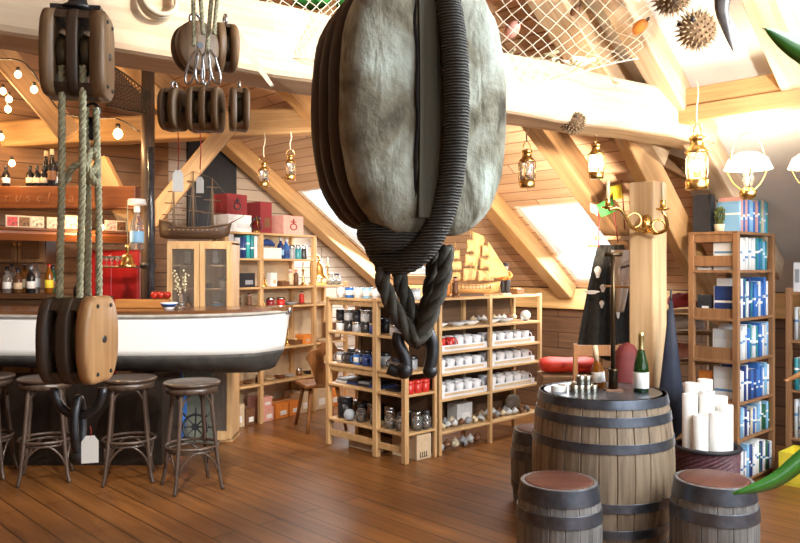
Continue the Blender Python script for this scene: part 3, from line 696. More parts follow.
g=G()
for i in range(4): g.box((-.28+.14*i,-.51,.2),(.05,.006,.22)).box((-.24+.14*i,-.51,.11),(.06,.006,.04))
obj('printed_mark',g,BLACK,b)
item(carton,('beige','white'),UA.w(.2,.62,0),A1,'low cardboard box on the floor under the left bay of the mug rack','box',None,(.22,.36,.085))
# cups
rows=((.85,'upper'),(.67,'middle'),(.46,'lower'))
for z,nm in rows:
    for bay,x0 in ((0,.045),(1,.72)):
        item(tray,(),UB.w(x0+.3,.16,z),A1,'white plastic tray with cups in the %s row of the %s bay'%(nm,('left','right')[bay]),'tray','trays of white cups',(1 if bay==0 else 1.08,1,1))
        for i in range(5):
            for r,y in enumerate((.095,.205)):
                if nm=='upper' and bay==0 and i in(0,1) and r==0:
                    item(mug,('red',),UB.w(x0+.07+.115*i,y,z+.0085),A1-.9,'red cup, %s of two in the upper row of white cups'%('left','right')[i],'cup','red cups',(1,1,1.1)); continue
                item(cup,(),UB.w(x0+.07+(.115 if bay==0 else .122)*i,y,z+.0085),A1-PI/2+.5,'white cup, %s from left, %s line, %s row, %s bay of cup shelf'%(ORD[i],('front','back')[r],nm,('left','right')[bay]),'cup','white cups on the cup shelf')
# upper board: dishes and white ware
for i,(x,y,c) in enumerate(((.11,.12,'white'),(.33,.10,'pale grey'),(.52,.12,'white'),(.80,.12,'white'),(1.0,.12,'pale grey'))):
    item(dish,(c,),UB.w(x,y,1.05),0,'%s dish, %s from left on the board above the cups'%(c,ORD[i]),'dish','dishes above the cups')
item(carton,('white','pale grey'),UB.w(.12,.27,1.05),A1,'white box behind the first dish above the cups','box',None,(.16,.12,.12))
def lump(c,n,seed):
    r=random.Random(seed); g=G()
    for i in range(n): g.ball((r.uniform(-.1,.1),r.uniform(-.05,.05),.022+r.uniform(0,.028)),r.uniform(.016,.022),8,5,(1.3,.8,.9))
    return obj('small_goods',g,cm(c,.35))
def conch(c): return shell(c)
gi=0
for i in range(9): item(conch,(('cream','pale grey','white','brown')[i%4],),UB.w(.25+.05*i+.02,.07 if i%2 else .2,1.05) if False else UB.w(.44+.105*(i//2)+(.0 if i<6 else .15),.24,1.05+.0) if i<0 else UB.w(.72+.075*i,.255,1.05),i*1.3,'%s seashell, %s from left at the back above the cups'%(('cream','pale grey','white','brown')[i%4],ORD[i]),'seashell','seashells above the cups',(.72,.72,.8))
item(glass_ball,(),UB.w(1.3,.1,1.05),0,'blue glass ball at the right end of the board above the cups','glass ball',None,(1,1,1))
for bay,x0 in ((0,.1),(1,.76)):
    for i in range(14):
        c=('cream','brown','pale grey','grey','white')[(i*2+bay)%5]
        x=x0+.085*(i%7); y=.075 if i<7 else .19
        if (bay==0 and i>=11) or (bay==1 and i>=12): continue
        item(conch,(c,),UB.w(x,y,.19),i*.9,'%s seashell, %s from left, %s line, lowest board, %s bay'%(c,ORD[i%7],('front','back')[i>=7],('left','right')[bay]),'seashell','seashells on the lowest board',(.8,.8,.85))
item(carton,('pale grey','white'),UB.w(.52,.24,.19),A1,'pale grey plastic box among the seashells','box',None,(.2,.12,.16))
for i in range(6): item(conch,(('pale grey','brown','cream','grey')[i%4],),UB.w(.10+.10*i,.1,0),i*1.7,'large %s seashell on the floor under the cups, %s from left'%(('pale grey','brown','cream','grey')[i%4],ORD[i]),'seashell','seashells on the floor',(.9,1.1,1.2))
item(glass_ball,(),UB.w(1.28,.235,.19),0,'dark blue glass ball at the back of the lowest board','glass ball',None,(1.5,1.5,1.5))
# ---------------- wall shelf behind the boat (C)
CZ=[.395,.737,1.16,1.36,1.645,1.90]
RC=math.atan2(.81,.58)
UC=shelving('display_shelf','tall pine shelf of nautical goods along the back wall behind the boat bow',(-1.65,7.18,0),RC,
  [(.022,.022,1.9,.044),(.476,.022,1.9,.044),(1.263,.022,1.9,.044),(1.80,.022,1.4,.044),(.022,.35,1.9,.044),(.476,.35,1.9,.044),(1.263,.35,1.9,.044),(1.80,.35,1.4,.044)],
  [(0,1.285 if z>1.4 else 1.82,.0,.37,z) for z in CZ],[],PINEZ,PINEX)
obj('back_panel',G().box((.64,.378,1.0),(1.28,.012,1.8)),cm('beige',.8),UC.o)
obj('back_panel',G().box((1.55,.378,.7),(.52,.012,1.3)),cm('beige',.8),UC.o)
def onC(fn,args,x,y,zi,rz,label,cat,group=None,sc=None): 
    return item(fn,args,UC.w(x,y,CZ[zi]),RC+rz,label,cat,group,sc)
def emblem_box(c):
    t=thing('box','b','box'); obj('box_body',G().box((0,0,.5),(1,1,1)),cm(c,.6),t,.01)
    obj('emblem',G().ring((0,-.505,.42),.16,.03,(0,1,0),20,6).tube([(0,-.505,.55),(0,-.505,.82)],.035,6).tube([(-.14,-.505,.68),(.14,-.505,.68)],.03,6),cm('dark red' if c!='dark red' else 'black',.5),t); return t
onC(emblem_box,('pink',),1.0,.17,5,0,'pinkish white box with a dark ring emblem on top of the wall shelf','box',None,(.30,.2,.20))
onC(carton,('dark red','brown'),.62,.2,5,0,'tall dark red case on top of the wall shelf','case',None,(.16,.22,.32))
onC(carton,('white','pale grey'),.26,.2,5,0,'white box carrying the dark red box on top of the wall shelf','box',None,(.30,.24,.17))
item(emblem_box,('dark red',),UC.w(.24,.2,1.9+.1715),RC,'dark red box with a black ring emblem stacked highest on the wall shelf','box',None,(.26,.2,.2))
def sextant():
    t=thing('sextant','s','sextant')
    obj('arc',G().tube([(.09*math.sin(a),0,.11-.09*math.cos(a)) for a in [-1.1+i*.2 for i in range(12)]],.006,6),BLACK,t)
    obj('frame',G().tube([(-.08,0,.07),(0,0,.17),(.08,0,.07)],.005,6),BLACK,t); obj('index_arm',G().tube([(0,0,.17),(.03,0,.02)],.005,6),BRASS,t)
    obj('scope',G().tube([(-.03,.02,.13),(.07,.02,.15)],.012,8),BLACK,t); obj('foot',G().cyl((0,0,0),.03,.02,12),BRASS,t); return t
onC(sextant,(),.43,.032,5,0,'black sextant standing before the dark red case','sextant')
onC(carton,('white','light blue'),.10,.12,4,0,'white box at the left end of the second board','box',None,(.09,.15,.23))
onC(carton,('pale grey','navy blue'),.19,.12,4,0,'pale grey box with navy label on the second board','box',None,(.07,.15,.2))
for i,(x,c,h) in enumerate(((.255,'navy blue',.22),(.31,'turquoise',.235),(.365,'teal',.235))): 
    item(book,(c,),UC.w(x,.1,CZ[4]),RC,'%s tall book standing on the second board of the wall shelf'%c,'book','books on the wall shelf',(.05,.16,h-.012))
item(carton,('white','white'),UC.w(.425,.14,CZ[4]),RC,'narrow white box beside the tall books','box',None,(.05,.2,.225))
onC(carton,('white','white'),.66,.14,4,0,'low white box under the folded blue cloth','box',None,(.26,.2,.11))
def cloth_pile(c):
    return obj('folded_cloth',G().loft([[(.13*math.cos(a)*k,.09*math.sin(a)*k,z+.012+.008*math.sin(3*a)) for a in [i*2*PI/18 for i in range(18)]] for z,k in ((.004,.9),(.02,1),(.04,.98),(.06,.8),(.07,.4))]),cm(c,.9))
item(cloth_pile,('navy blue',),UC.w(.64,.14,CZ[4]+.112),RC,'folded navy cloth on the low white box','cloth')
onC(bottle,('navy blue','light blue','silver'),.835,.1,4,0,'navy blue bottle, the left one on the second board','bottle','blue bottles',(1,1,.74))
onC(bottle,('blue','navy blue','silver'),.92,.1,4,0,'blue bottle, the right one on the second board','bottle','blue bottles',(1,1,.72))
for i,(x,c) in enumerate(((1.02,'grey'),(1.115,'teal'),(1.205,'black'))): onC(tin,(c,'silver'),x,.12,4,0,'%s tin at the right end of the second board'%c,'tin',None,(.9,.9,1.6))
# third board (z 1.36)
for i,(x,fn,a,l,k) in enumerate(((.10,dish,('white',),'white dish at the left end of the third board','dish'),(.31,carton,('black','grey'),'black boxed instrument on the third board','box'),(.60,bell,('x',),'brass bell on the third board behind the boat bow','bell'),(.73,carton,('white','beige'),'white card box on the third board','box'),(.88,compass_box,(),'compass in brown case on the third board','compass'),(1.0,figurine,('cream','white'),'cream figurine on the third board','figurine'),(1.09,figurine,('brown','orange'),'brown figurine with orange cap on the third board','figurine'),(1.2,cone_lamp,('brass',),'brass candlestick at the right end of the third board','candlestick'))):
    onC(fn,a,x,.12,3,0,l,k,None,(.2,.18,.14) if fn is carton and a[0]=='black' else (.09,.06,.14) if fn is carton else None)
onC(carton,('brown','beige'),.31,.275,3,0,'small brown box behind the black instrument box','box',None,(.08,.1,.18))
# fourth board (z 1.16)
fb=(('light blue','tin'),('black','figurine'),('brown','figurine'),('beige','bell'),('dark red','tin'),('red','tin'),('grey','dish'),('red','figurine'))
for i,(c,k) in enumerate(fb):
    x=.10+.148*i+(.0 if i<3 else .02)
    l='%s %s, %s from left on the board level with the boat rim'%(c if k!='bell' else 'brass',k,ORD[i])
    if k=='tin': onC(tin,(c,'silver'),x,.12,2,0,l,k,None,(1,1,.9))
    elif k=='figurine': onC(figurine,(c,'black'),x,.1,2,0,l,k,None,(1,1,.8))
    elif k=='bell': onC(bell,('x',),x,.1,2,0,l,k,None,(.8,.8,.9))
    else: onC(dish,(c,),x,.12,2,0,l,k)
# fifth board (z .737)
for i,(x,fn,a,l,k,sc) in enumerate(((.6,telescope,(),'left brass and brown telescope lying on the fifth board','telescope',None),(.93,cone_lamp,('brass',),'brass candlestick on the fifth board right of the boat bow','candlestick',None),(1.05,compass_box,(),'brown compass case on the fifth board','compass',None),(1.18,carton,('orange','beige'),'orange box at the right end of the fifth board','box',(.12,.12,.1)),(1.45,dish,('beige',),'beige dish on the fifth board behind the wooden chair','dish',None),(1.65,carton,('brown','beige'),'brown box on the fifth board behind the wooden chair','box',(.16,.14,.2)))):
    onC(fn,a,x,.1,1,0,l,k,None,sc)
# sixth board (z .395) and cartons on the floor
for i in range(12):
    c=('grey','silver','brown','black','beige')[i%5]; fn=(dish,compass_box,dish,tin)[i%4]; a={dish:(c,),compass_box:(),tin:(c,'silver')}[fn]
    x=.10+.148*i; k={dish:'dish',compass_box:'compass',tin:'tin'}[fn]
    if abs(x-.476)<.03 : x+=.03
    onC(fn,a,x,.12,0,0,'%s %s, %s from left, lowest board of the wall shelf'%(c if fn is not compass_box else 'brown cased',k,ORD[i]),k,'goods on the lowest board of the wall shelf',(.75,.75,.8))
for i,(x,w,h,c) in enumerate(((.17,.22,.22,'beige'),(.355,.12,.16,'brown'),(.60,.16,.14,'pink'),(.80,.18,.15,'orange'),(.98,.14,.15,'orange'),(1.14,.14,.22,'beige'),(1.4,.2,.24,'beige'),(1.63,.2,.2,'orange'))):
    item(carton,(c,'white'),UC.w(x,.16,0),RC,'%s cardboard box, %s from left, floor under the wall shelf'%(c,ORD[i]),'box','cartons under the wall shelf',(w,.24,h))
item(carton,('pink','white'),UC.w(.6,.16,.1405),RC,'pink cardboard box stacked on another under the wall shelf','box',None,(.15,.2,.1))
# right bay top with brass lamps (z 1.36)
def brass_lamp():
    t=thing('ship_bell','b','bell')
    obj('stand',G().box((0,0,.012),(.12,.1,.024)).tube(smooth([(-.05,0,.02),(-.055,0,.18),(-.02,0,.26),(.02,0,.25)],5),.01,8),BRASS,t)
    obj('bell_body',G().lathe([(.075,.06),(.078,.066),(.055,.10),(.045,.16),(.03,.20),(.0001,.21)],24,(.02,0,0)),BRASS,t)
    obj('yoke',G().tube([(.02,0,.2),(.02,0,.25)],.012,8),BRASS,t); return t
item(brass_lamp,(),UC.w(1.40,.1,1.36),RC-.5,'brass ship bell on a stand beside the tall wall shelf','bell',None,(1.25,1.25,1.25))
for i in range(3): onC(cone_lamp,('brass',),1.52+.10*i,.22,3,0,'brass candlestick, %s of three behind the ship bell stand'%('left one','middle one','right one')[i],'candlestick','three brass candlesticks',(.9,.9,1+.12*i))
onC(jar,('silver',),1.62,.09,3,0,'left glass jar beside the brass ship bell','jar',None); onC(jar,('black',),1.73,.09,3,0,'right glass jar beside the brass ship bell','jar',None)
# ---------------- bookcases
BKZ=[1.81,1.536,1.194,.895,.60,.344,.05]
U1=shelving('bookcase','tall brown bookcase with ladder sides full of blue and white books',(2.357,5.3,0),A1,
  [(.02,.02,1.81,.04),(.02,.34,1.81,.04),(.665,.02,1.81,.04),(.665,.34,1.81,.04)],[(.0,.685,.003,.36,z) for z in BKZ],
  [(.012,.028,.04,.32,z,h) for z,h in ((1.77,.07),(1.60,.075),(1.22,.08),(.93,.11),(.6,.05),(.30,.05))],BOOKW,BOOKW,'bookcase')
def row(U,x0,x1,y,z,hmin,hmax,cols,where,case,seed,depth=.17,tmin=.028,tmax=.05,group=None):
    r=random.Random(seed); x=x0; i=0
    while True:
        t=r.uniform(tmin,tmax)
        if x+t>x1: break
        c=r.choice(cols); h=r.uniform(hmin,hmax)
        item(book,(c,),U.w(x+t/2,y+depth/2+r.uniform(0,.012),z),U.rz,'%s book, %s from left, %s, %s'%(c,(ORD+['fifteenth','sixteenth','seventeenth','eighteenth','nineteenth','twentieth','twenty-first','twenty-second','twenty-third','twenty-fourth','twenty-fifth','twenty-sixth','twenty-seventh','twenty-eighth','twenty-ninth','thirtieth','thirty-first'])[i],where,case),'book',group or 'books in the %s'%case,(t*.96,depth,h)); x+=t; i+=1
BL=['blue','navy blue','light blue','white','white','teal','light blue']
B1='tall brown bookcase'
row(U1,.05,.63,.02,BKZ[1],.20,.235,['white','light blue','blue','white','teal'],'first shelf row',B1,1)
row(U1,.05,.63,.02,BKZ[2],.22,.29,['navy blue','blue','white','teal','blue','white'],'second shelf row',B1,2)
row(U1,.05,.63,.02,BKZ[3],.21,.255,['light blue','blue','white','teal','pale grey'],'third shelf row',B1,3)
row(U1,.05,.63,.02,BKZ[4],.20,.26,['white','navy blue','blue','light blue'],'fourth shelf row',B1,4)
row(U1,.05,.63,.02,BKZ[5],.17,.22,['blue','white','dark green','navy blue','cream','light blue'],'fifth shelf row',B1,5)
row(U1,.05,.63,.0,BKZ[6],.17,.25,['white','pale grey','dark green','light blue','navy blue'],'bottom row',B1,6)
row(U1,.10,.62,.03,1.8105,.21,.255,['blue','light blue','red','pink','cream','cream','light blue','turquoise'],'row standing on top',B1,8,.16,.03,.05)
item(carton,('black','black'),U1.w(.06,.27,1.8105),A1,'dark framed case on top of the brown bookcase','case',None,(.08,.13,.27))
def cactus():
    t=thing('potted_plant','p','plant'); obj('pot',G().lathe([(.0001,0),(.03,0),(.038,.05),(.03,.05),(.0001,.045)],16),cm('cream',.5),t)
    g=G(); r=random.Random(3)
    for i in range(70):
        a=r.uniform(0,2*PI); z=r.uniform(.05,.16); q=r.uniform(.01,.035); g.ball((q*math.cos(a),q*math.sin(a),z),.010,6,4,(.6,.6,1.4))
    obj('foliage',g,mat('olive_foliage',(.12,.15,.03),.7,0,.4,30),t); return t
item(cactus,(),U1.w(-.0+.05,.09,1.8105) if False else U1.w(.045,.15,1.8105),0,'small spiky green plant in a pale pot on the brown bookcase','plant',None,(1,1,1.05))
for z,c,l,sc in ((1.536,'white','white box seen through the ladder side, upper shelf',(.1,.1,.06)),(1.194,'black','black box seen through the ladder side, middle shelf',(.1,.1,.16)),(.60,'orange','orange leaflet box seen through the ladder side',(.1,.05,.2)),(.344,'blue','blue leaflet box low behind the ladder side',(.1,.05,.2))):
    item(carton,(c,'white' if c!='white' else 'grey'),U1.w(.10,.265,z),A1-PI/2,l,'box',None,sc)
AR=A1-PI/2
U2=shelving('bookcase','long low bookcase with white binders cut off at the right edge',(2.91,5.74,0),AR,
  [(.02,.02,1.40,.04),(1.18,.02,1.40,.04),(.02,.32,1.40,.04),(1.18,.32,1.40,.04)],[(.0,1.2,.003,.34,z) for z in (1.37,1.01,.635,.275)],[],BOOKW,BOOKW,'bookcase')
def binder():
    t=thing('binder','b','binder'); obj('cover',G().box((0,0,.11),(.055,.2,.22)),WHITE,t,.004); obj('spine_label',G().box((0,-.101,.12),(.03,.002,.10)),cm('grey',.6),t); return t
for i in range(11): item(binder,(),U2.w(.075+.066*i,.125,1.3705),AR,'white binder, %s from left on top of the low bookcase'%ORD[i],'binder','white binders')
row(U2,.05,.9,.02,1.01,.20,.25,['white','red','yellow','dark green','pale grey','blue','cream'],'upper shelf','low bookcase',11)
row(U2,.05,.9,.02,.635,.20,.27,['black','navy blue','white','navy blue','blue','teal'],'middle shelf','low bookcase',12)
row(U2,.05,.9,.02,.275,.22,.29,['black','navy blue','white','white','white','pale grey'],'lower shelf','low bookcase',13)
def crate(c):
    t=thing('crate','c','crate'); m=cm(c,.5)
    obj('base',G().box((0,0,.01),(.5,.3,.02)),m,t)
    for y in (-.145,.145): obj('side',G().box((0,y,.12),(.5,.01,.22)),m,t)
    for x in (-.245,.245): obj('end',G().box((x,0,.12),(.01,.28,.22)),m,t)
    obj('emblem',G().ring((-.14,-.152,.14),.035,.006,(0,1,0),20,6).ball((-.14,-.151,.14),.02,10,6,(1,.2,1)),cm('orange',.5),t); return t
item(crate,('yellow',),U2.w(.32,-.02-.16,0),AR,'yellow crate with an orange round emblem on the floor at the right','crate')
# ================================================================== ships, bar back, lanterns, decoration
def ship(name,label,loc,rz,L,hm,sm_,mm,rows,sails,scale_h=1.0,hd=None):
    t=thing(name,label,'model ship',loc,rz); n=14; rings=[]
    for i in range(n+1):
        u=i/n; x=(u-.5)*L; b=.085*L*1.35*(math.sin(PI*min(1,max(.0,.12+.86*u)))**.6 if u<.98 else .12)
        if i==n: b=.006
        zt=L*(.20+.06*(2*u-1)**2+(.05 if u<.15 else 0)); zk=L*(.035+.05*max(0,(u-.85)/.15)+.03*max(0,(.1-u)/.1))
        rings.append([(x+(.04*L*k/5 if i==n else 0),s_*b*math.sin(PI/2*min(1,.05+1.0*(k/5)**.6))*(1-.12*(k==5)),zk+(zt-zk)*k/5) for s_,k in [(-1,k) for k in range(6)]+[(1,k) for k in range(5,-1,-1)]])
    obj('hull',G().loft(rings),hm,t)
    for z in rows:
        for s_ in (-1,1):
            for k in range(11): 
                x=(k/10-.5)*L*.68; obj('gun_port',G().box((x,s_*.117*L*(1-.10*abs(k-5)/5),L*z),(.022*L,.01*L,.022*L)),BLACK if hd is None else hd,t)
    obj('keel_stand',G().box((0,0,L*.02),(L*.45,.05*L,L*.04)),DARKW,t)
    obj('rail',G().tube([(r[5][0],r[5][1],r[5][2]+.004) for r in rings],.008*L,6).tube([(r[6][0],r[6][1],r[6][2]+.004) for r in rings],.008*L,6),mm,t)
    ms=[(-.30,.62),(-.02,.80),(.26,.70)]
    for x,h in ms:
        x*=L; h*=L*scale_h; obj('mast',G().tube([(x,0,.12*L),(x,0,.2*L+h)],[.016*L,.008*L],7),mm,t)
        for k in range(3):
            z=.2*L+h*(.30+.26*k); w=L*(.15-.035*k)
            y=obj('yard',G().tube([(x-w*.95,-w*.55,z),(x+w*.95,w*.55,z)],.0075*L,6),mm,t)
            if sails:
                zb=.2*L+h*(.08+.26*k); wb=w*1.1
                def sf(u,v,w=w,z=z,zb=zb,x=x,wb=wb):
                    ww=wb+(w-wb)*v; a=(u*2-1)*ww; b5=.06*L*math.sin(PI*v)*math.sin(PI*u)+.014*L; return (x+a*.95+b5*.4,a*.55-b5*.9,zb+(z-zb)*v)
                o=obj('sail',G().grid(sf,7,6),sm_,t); m=o.modifiers.new('solid','SOLIDIFY'); m.thickness=.004
    bs=(.5*L,0,.26*L); obj('bowsprit',G().tube([bs,(.72*L,0,.38*L)],[.009*L,.004*L],6),mm,t)
    g=G()
    for x,h in ms:
        top=(x*L,0,.2*L+h*L*scale_h*.92)
        for dx in (-.05,0,.05):
            for s_ in (-1,1): g.tube([((x+dx)*L,s_*.11*L,.23*L),top],.0034*L,4)
    tops=[(-.5*L,0,.3*L)]+[(x*L,0,.2*L+h*L*scale_h) for x,h in ms]+[(.72*L,0,.38*L)]
    for a,b_ in zip(tops,tops[1:]): g.tube([a,b_],.0034*L,4)
    o=obj('rigging',g,mat('rigging_cord',(.16,.12,.08),.9),t)
    if sails:
        for k,(a,b_) in enumerate(((3,4),(2,3))):
            A_,B_=Vector(tops[a]),Vector(tops[b_]); lo=Vector((A_.x+.02*L,0,.30*L)) if k==0 else Vector((A_.x+.06*L,0,.32*L))
            def jf(u,v,A_=A_,B_=B_,lo=lo): 
                p=A_.lerp(B_,.1+.8*u); q=lo.lerp(B_,.1+.8*u); r=q.lerp(p,v); return (r.x,.03*L*math.sin(PI*u)*math.sin(PI*v),r.z)
            o=obj('jib_sail',G().grid(jf,6,5),sm_,t); m=o.modifiers.new('solid','SOLIDIFY'); m.thickness=.003
    return t
# pine display cabinet and dark ship on it
CW=P(200,0,6.78)
cab=thing('display_cabinet','small pine display cabinet with glazed doors behind the bar, carrying the dark ship','cabinet',(CW.x,6.78,0),0)
g=G()
obj('carcass',G().box((0,.15,.02),(.58,.3,.04)).box((0,.15,1.775),(.58,.3,.03)).box((-.28,.15,.9),(.02,.3,1.75)).box((.28,.15,.9),(.02,.3,1.75)).box((0,.295,.9),(.58,.01,1.75)),PINEZ,cab)
for z in (1.15,1.36,1.57): obj('shelf_board',G().box((0,.15,z),(.54,.26,.014)),PINEX,cab)
for sx,nm in ((-.145,'left'),(.145,'right')):
    d=obj('door',G().box((sx-.12,-.012,.9),(.045,.022,1.74)).box((sx+.12,-.012,.9),(.045,.022,1.74)).box((sx,-.012,1.745),(.2,.022,.05)).box((sx,-.012,.06),(.2,.022,.08)),PINEZ,cab)
    obj('pane',G().box((sx,-.01,.9),(.2,.005,1.64)),GLASS,d); obj('knob',G().ball((sx+(.115 if sx<0 else -.115),-.03,1.2),.01,10,6),BRASS,d)
for i,(x,z,fn,a,l,k) in enumerate(((-.15,1.577,figurine,('cream','white'),'cream figurine in the display cabinet, upper left','figurine'),(.1,1.577,figurine,('white','navy blue'),'white figurine in the display cabinet, upper right','figurine'),(.0,1.367,compass_box,(),'compass in the middle of the display cabinet','compass'),(.18,1.367,tin,('beige','silver'),'beige tin in the display cabinet','tin'),(.12,1.157,tin,('light blue','silver'),'light blue tin low in the display cabinet','tin'),(-.15,1.157,bell,('x',),'brass bell low in the display cabinet','bell'))):
    item(fn,a,(CW.x+x,6.94,z+.0005),0,l,k)
DSH=wood('dark_ship_hull',(.035,.018,.010),(.10,.055,.03),0,.5,2)
ship('model_ship','dark three-masted model ship without sails on the pine display cabinet',(P(193,0,6.9).x,6.95,1.7915),.06,.62,DSH,PAPER,wood('dark_spar',(.10,.06,.035),(.2,.13,.08),2,.6,2),(.17,),False,1.05,mat('port_ochre',(.25,.14,.06),.6))
GOLD=wood('honey_hull',(.55,.26,.08),(.78,.48,.20),0,.35,2)
pq=UB.w(.60,.17,1.301)
ship('model_ship','honey-coloured model ship with many tan sails on the cup shelf',pq,A1-.75,.48,GOLD,mat('tan_sailcloth',(.66,.42,.18),.8,0,.35,14),wood('honey_spar',(.4,.22,.08),(.6,.36,.15),2,.5,2),(.15,.19),True,1.28)
# sailor figure (wooden doll)
sd=thing('sailor_figurine','small carved sailor doll in dark trousers beside the honey-coloured ship','figurine',UB.w(1.08,.17,1.3008),A1-PI/2+.2)
obj('base',G().cyl((0,0,0),.055,.015,20),cm('beige',.6),sd)
for sx in (-.022,.022): obj('leg',G().lathe([(.018,.015),(.022,.05),(.028,.12),(.03,.14)],12,(sx,0,0)),cm('black',.6),sd)
obj('torso',G().loft([[(r*math.cos(a),r*.7*math.sin(a),z) for a in [i*2*PI/14 for i in range(14)]] for r,z in ((.045,.135),(.048,.16),(.05,.19),(.045,.215),(.02,.228))]),cm('orange',.6),sd)
for sx in (-1,1): obj('arm',G().tube(smooth([(sx*.042,0,.21),(sx*.068,-.01,.175),(sx*.045,-.04,.15)],4),.014,8),cm('orange',.6),sd)
hd=obj('head',G().ball((0,0,.25),.027,14,10,(1,1,1.15)).ball((0,-.028,.25),.006,8,5),cm('pink',.6),sd)
obj('hat',G().lathe([(.045,.268),(.046,.273),(.028,.275),(.026,.295),(.0001,.30)],18),cm('black',.6),sd)
obj('beard',G().ball((0,-.015,.232),.02,10,7,(1,.7,.9)),cm('brown',.8),sd)
for i,(x,c) in enumerate(((.12,'amber'),(.25,'orange'),(.36,'brown'),(1.22,'brown'))):
    item(figurine if i<3 else compass_box,(c,'black') if i<3 else (),UB.w(x,.15,1.3005),A1-PI/2,('small amber figurine, first on top of the cup shelf','small orange figurine, second on top of the cup shelf','small brown figurine, third on top of the cup shelf','brown compass case right of the sailor doll')[i],'figurine' if i<3 else 'compass')
# rustic chair
CHW=wood('rustic_chair_wood',(.26,.10,.03),(.46,.21,.07),2,.45)
ch=thing('wooden_chair','rustic plank chair with carved keyhole back between the two shelves','chair',(P(320,0,7.42).x,7.42,0),-2.75)
obj('seat',G().prism([(-.21,.41),(.21,.41),(.21,.445),(-.21,.445)],-.19,.21),CHW,ch,.012)
bo=[(-.09,.44),(-.13,.58),(-.20,.70),(-.17,.78),(-.09,.80),(-.06,.86),(0,.875),(.06,.86),(.09,.80),(.17,.78),(.20,.70),(.13,.58),(.09,.44)]
hole=[(.035*math.cos(a),.70+.045*math.sin(a)) for a in [PI/2-i*2*PI/24 for i in range(24)]]
g=G(); no=48
def polyat(k):
    # outline point hit by a ray from the hole centre
    a=PI/2-k*2*PI/no; d=(math.cos(a),math.sin(a)); best=None
    for (x1,z1),(x2,z2) in zip(bo,bo[1:]+bo[:1]):
        z1-=.70;z2-=.70; den=d[0]*(z2-z1)-d[1]*(x2-x1)
        if abs(den)<1e-9: continue
        t_=(x1*(z2-z1)-z1*(x2-x1))/den; u=(x1*d[1]-z1*d[0])/den
        if t_>0 and -1e-6<=u<=1+1e-6 and (best is None or t_<best): best=t_
    return (best*d[0],.70+best*d[1])
ou=[polyat(k) for k in range(no)]; ih=[(.038*math.cos(PI/2-k*2*PI/no),.70+.05*math.sin(PI/2-k*2*PI/no)) for k in range(no)]
g.loft([[(x,.0,z) for x,z in ih],[(x,0,z) for x,z in ou],[(x,.03,z) for x,z in ou],[(x,.03,z) for x,z in ih],[(x,0,z) for x,z in ih]],caps=False,sm=False)
obj('backrest',g,CHW,ch,0,0,None,Matrix.Translation((0,.16,0))@Matrix.Translation((0,0,.44))@Matrix.Rotation(-.2,4,'X')@Matrix.Translation((0,0,-.44)))
for sx in (-1,1):
    for y0,y1 in ((-.12,-.2),(.13,.24)): obj('leg',G().tube([(sx*.13,y0,.41),(sx*.19,y1,.0)],[.022,.016],8),CHW,ch)
# ---------------- bar back
BYK=7.0
def shelfboard(name,label,x0,x1,y0,y1,z,h,m,cat='shelf'):
    o=obj(name,G().box(((x0+x1)/2,(y0+y1)/2,z-h/2),(x1-x0,y1-y0,h)),m,None,.006); return tag(o,label,cat)
def px_at(px,Y): return (px-400)/F*Y
# carved board with bottles standing on it
cbz=CH+(HZ-186)/F*6.75
cb=thing('carved_board','reddish carved board above the bar with bottles standing on it','sign',(px_at(60,6.75),6.75,cbz))
obj('board',G().box((0,.11,-.10),(1.34,.22,.20)),REDW,cb,.008)
GILT=mat('worn_gilt',(.34,.13,.045),.6,0,.6,50)
for i,chx in enumerate('rusel a i'):
    if chx==' ': continue
    txt=bpy.data.curves.new('carved_letter','FONT'); txt.body=chx; txt.size=.12; txt.extrude=.003; txt.shear=.2
    to=bpy.data.objects.new('tmp',txt); C.objects.link(to); bpy.context.view_layer.update(); me_=bpy.data.meshes.new_from_object(to); bpy.data.objects.remove(to)
    me_.materials.clear(); me_.materials.append(GILT); to=bpy.data.objects.new('carved_letter',me_); C.objects.link(to); to.parent=cb; to.location=(-.50+.095*i,-.002,-.14); to.rotation_euler=(PI/2,0,0)
BT=[(6,'black','white','black'),(30,'black','cream','black'),(37,'black','cream','black'),(44,'black','beige','black'),(46,'black','cream','beige'),(52,'black','brown','beige'),(57,'black','white','black')]
for i,(px,c,l,k) in enumerate(BT):
    Y=6.82 if i not in(4,6) else 6.91; sc=(.9,.9,.62) if i<4 else (1.0,1.0,1.12) if i in(4,5) else (.9,.9,.8)
    item(bottle,(c,l,k),(px_at(px,Y),Y,cbz+.0005),0,'dark bottle, %s label, %s top, %s from left on the carved board'%(l,k,ORD[i]),'bottle','bottles on the carved board',sc)
# hull-shaped shelf with little pictures
A_,B_=P(-6,222,6.0),P(136,246,6.95); A_.z=B_.z=1.875; dv=(B_-A_).normalized(); nv=Vector((-dv.y,dv.x,0)); LL=(B_-A_).length
SM=Matrix((dv,nv,Vector((0,0,1)))).transposed().to_4x4(); SM.translation=A_
g=G(); n=16
g.loft([[ (LL*i/n,-.02,-.0),(LL*i/n,.14*(1-(i/n)**4*.7),0),(LL*i/n,.11*(1-(i/n)**4*.7),-.06),(LL*i/n,.03,-.10),(LL*i/n,-.02,-.045)] for i in range(n+1)],sm=False)
hs=thing('boat_shelf','reddish boat-shaped shelf over the bar carrying small pictures','shelf'); hs.matrix_world=SM
obj('plank',g,REDW,hs); obj('rim',G().tube([(0,-.025,-.01),(LL,-.025,-.01)],.014,8),REDW,hs)
def photo(c):
    t=thing('picture','p','picture'); obj('picture_frame',G().box((0,0,.05),(.12,.012,.10)),cm('beige',.5),t,.003); obj('image',G().box((0,-.0065,.05),(.095,.003,.075)),mat('small_photo_'+c,COL[c],.5,0,.9,40),t)
    obj('easel_back',G().tube([(0,.006,.08),(0,.04,.001)],.003,5),cm('brown',.5),t); return t
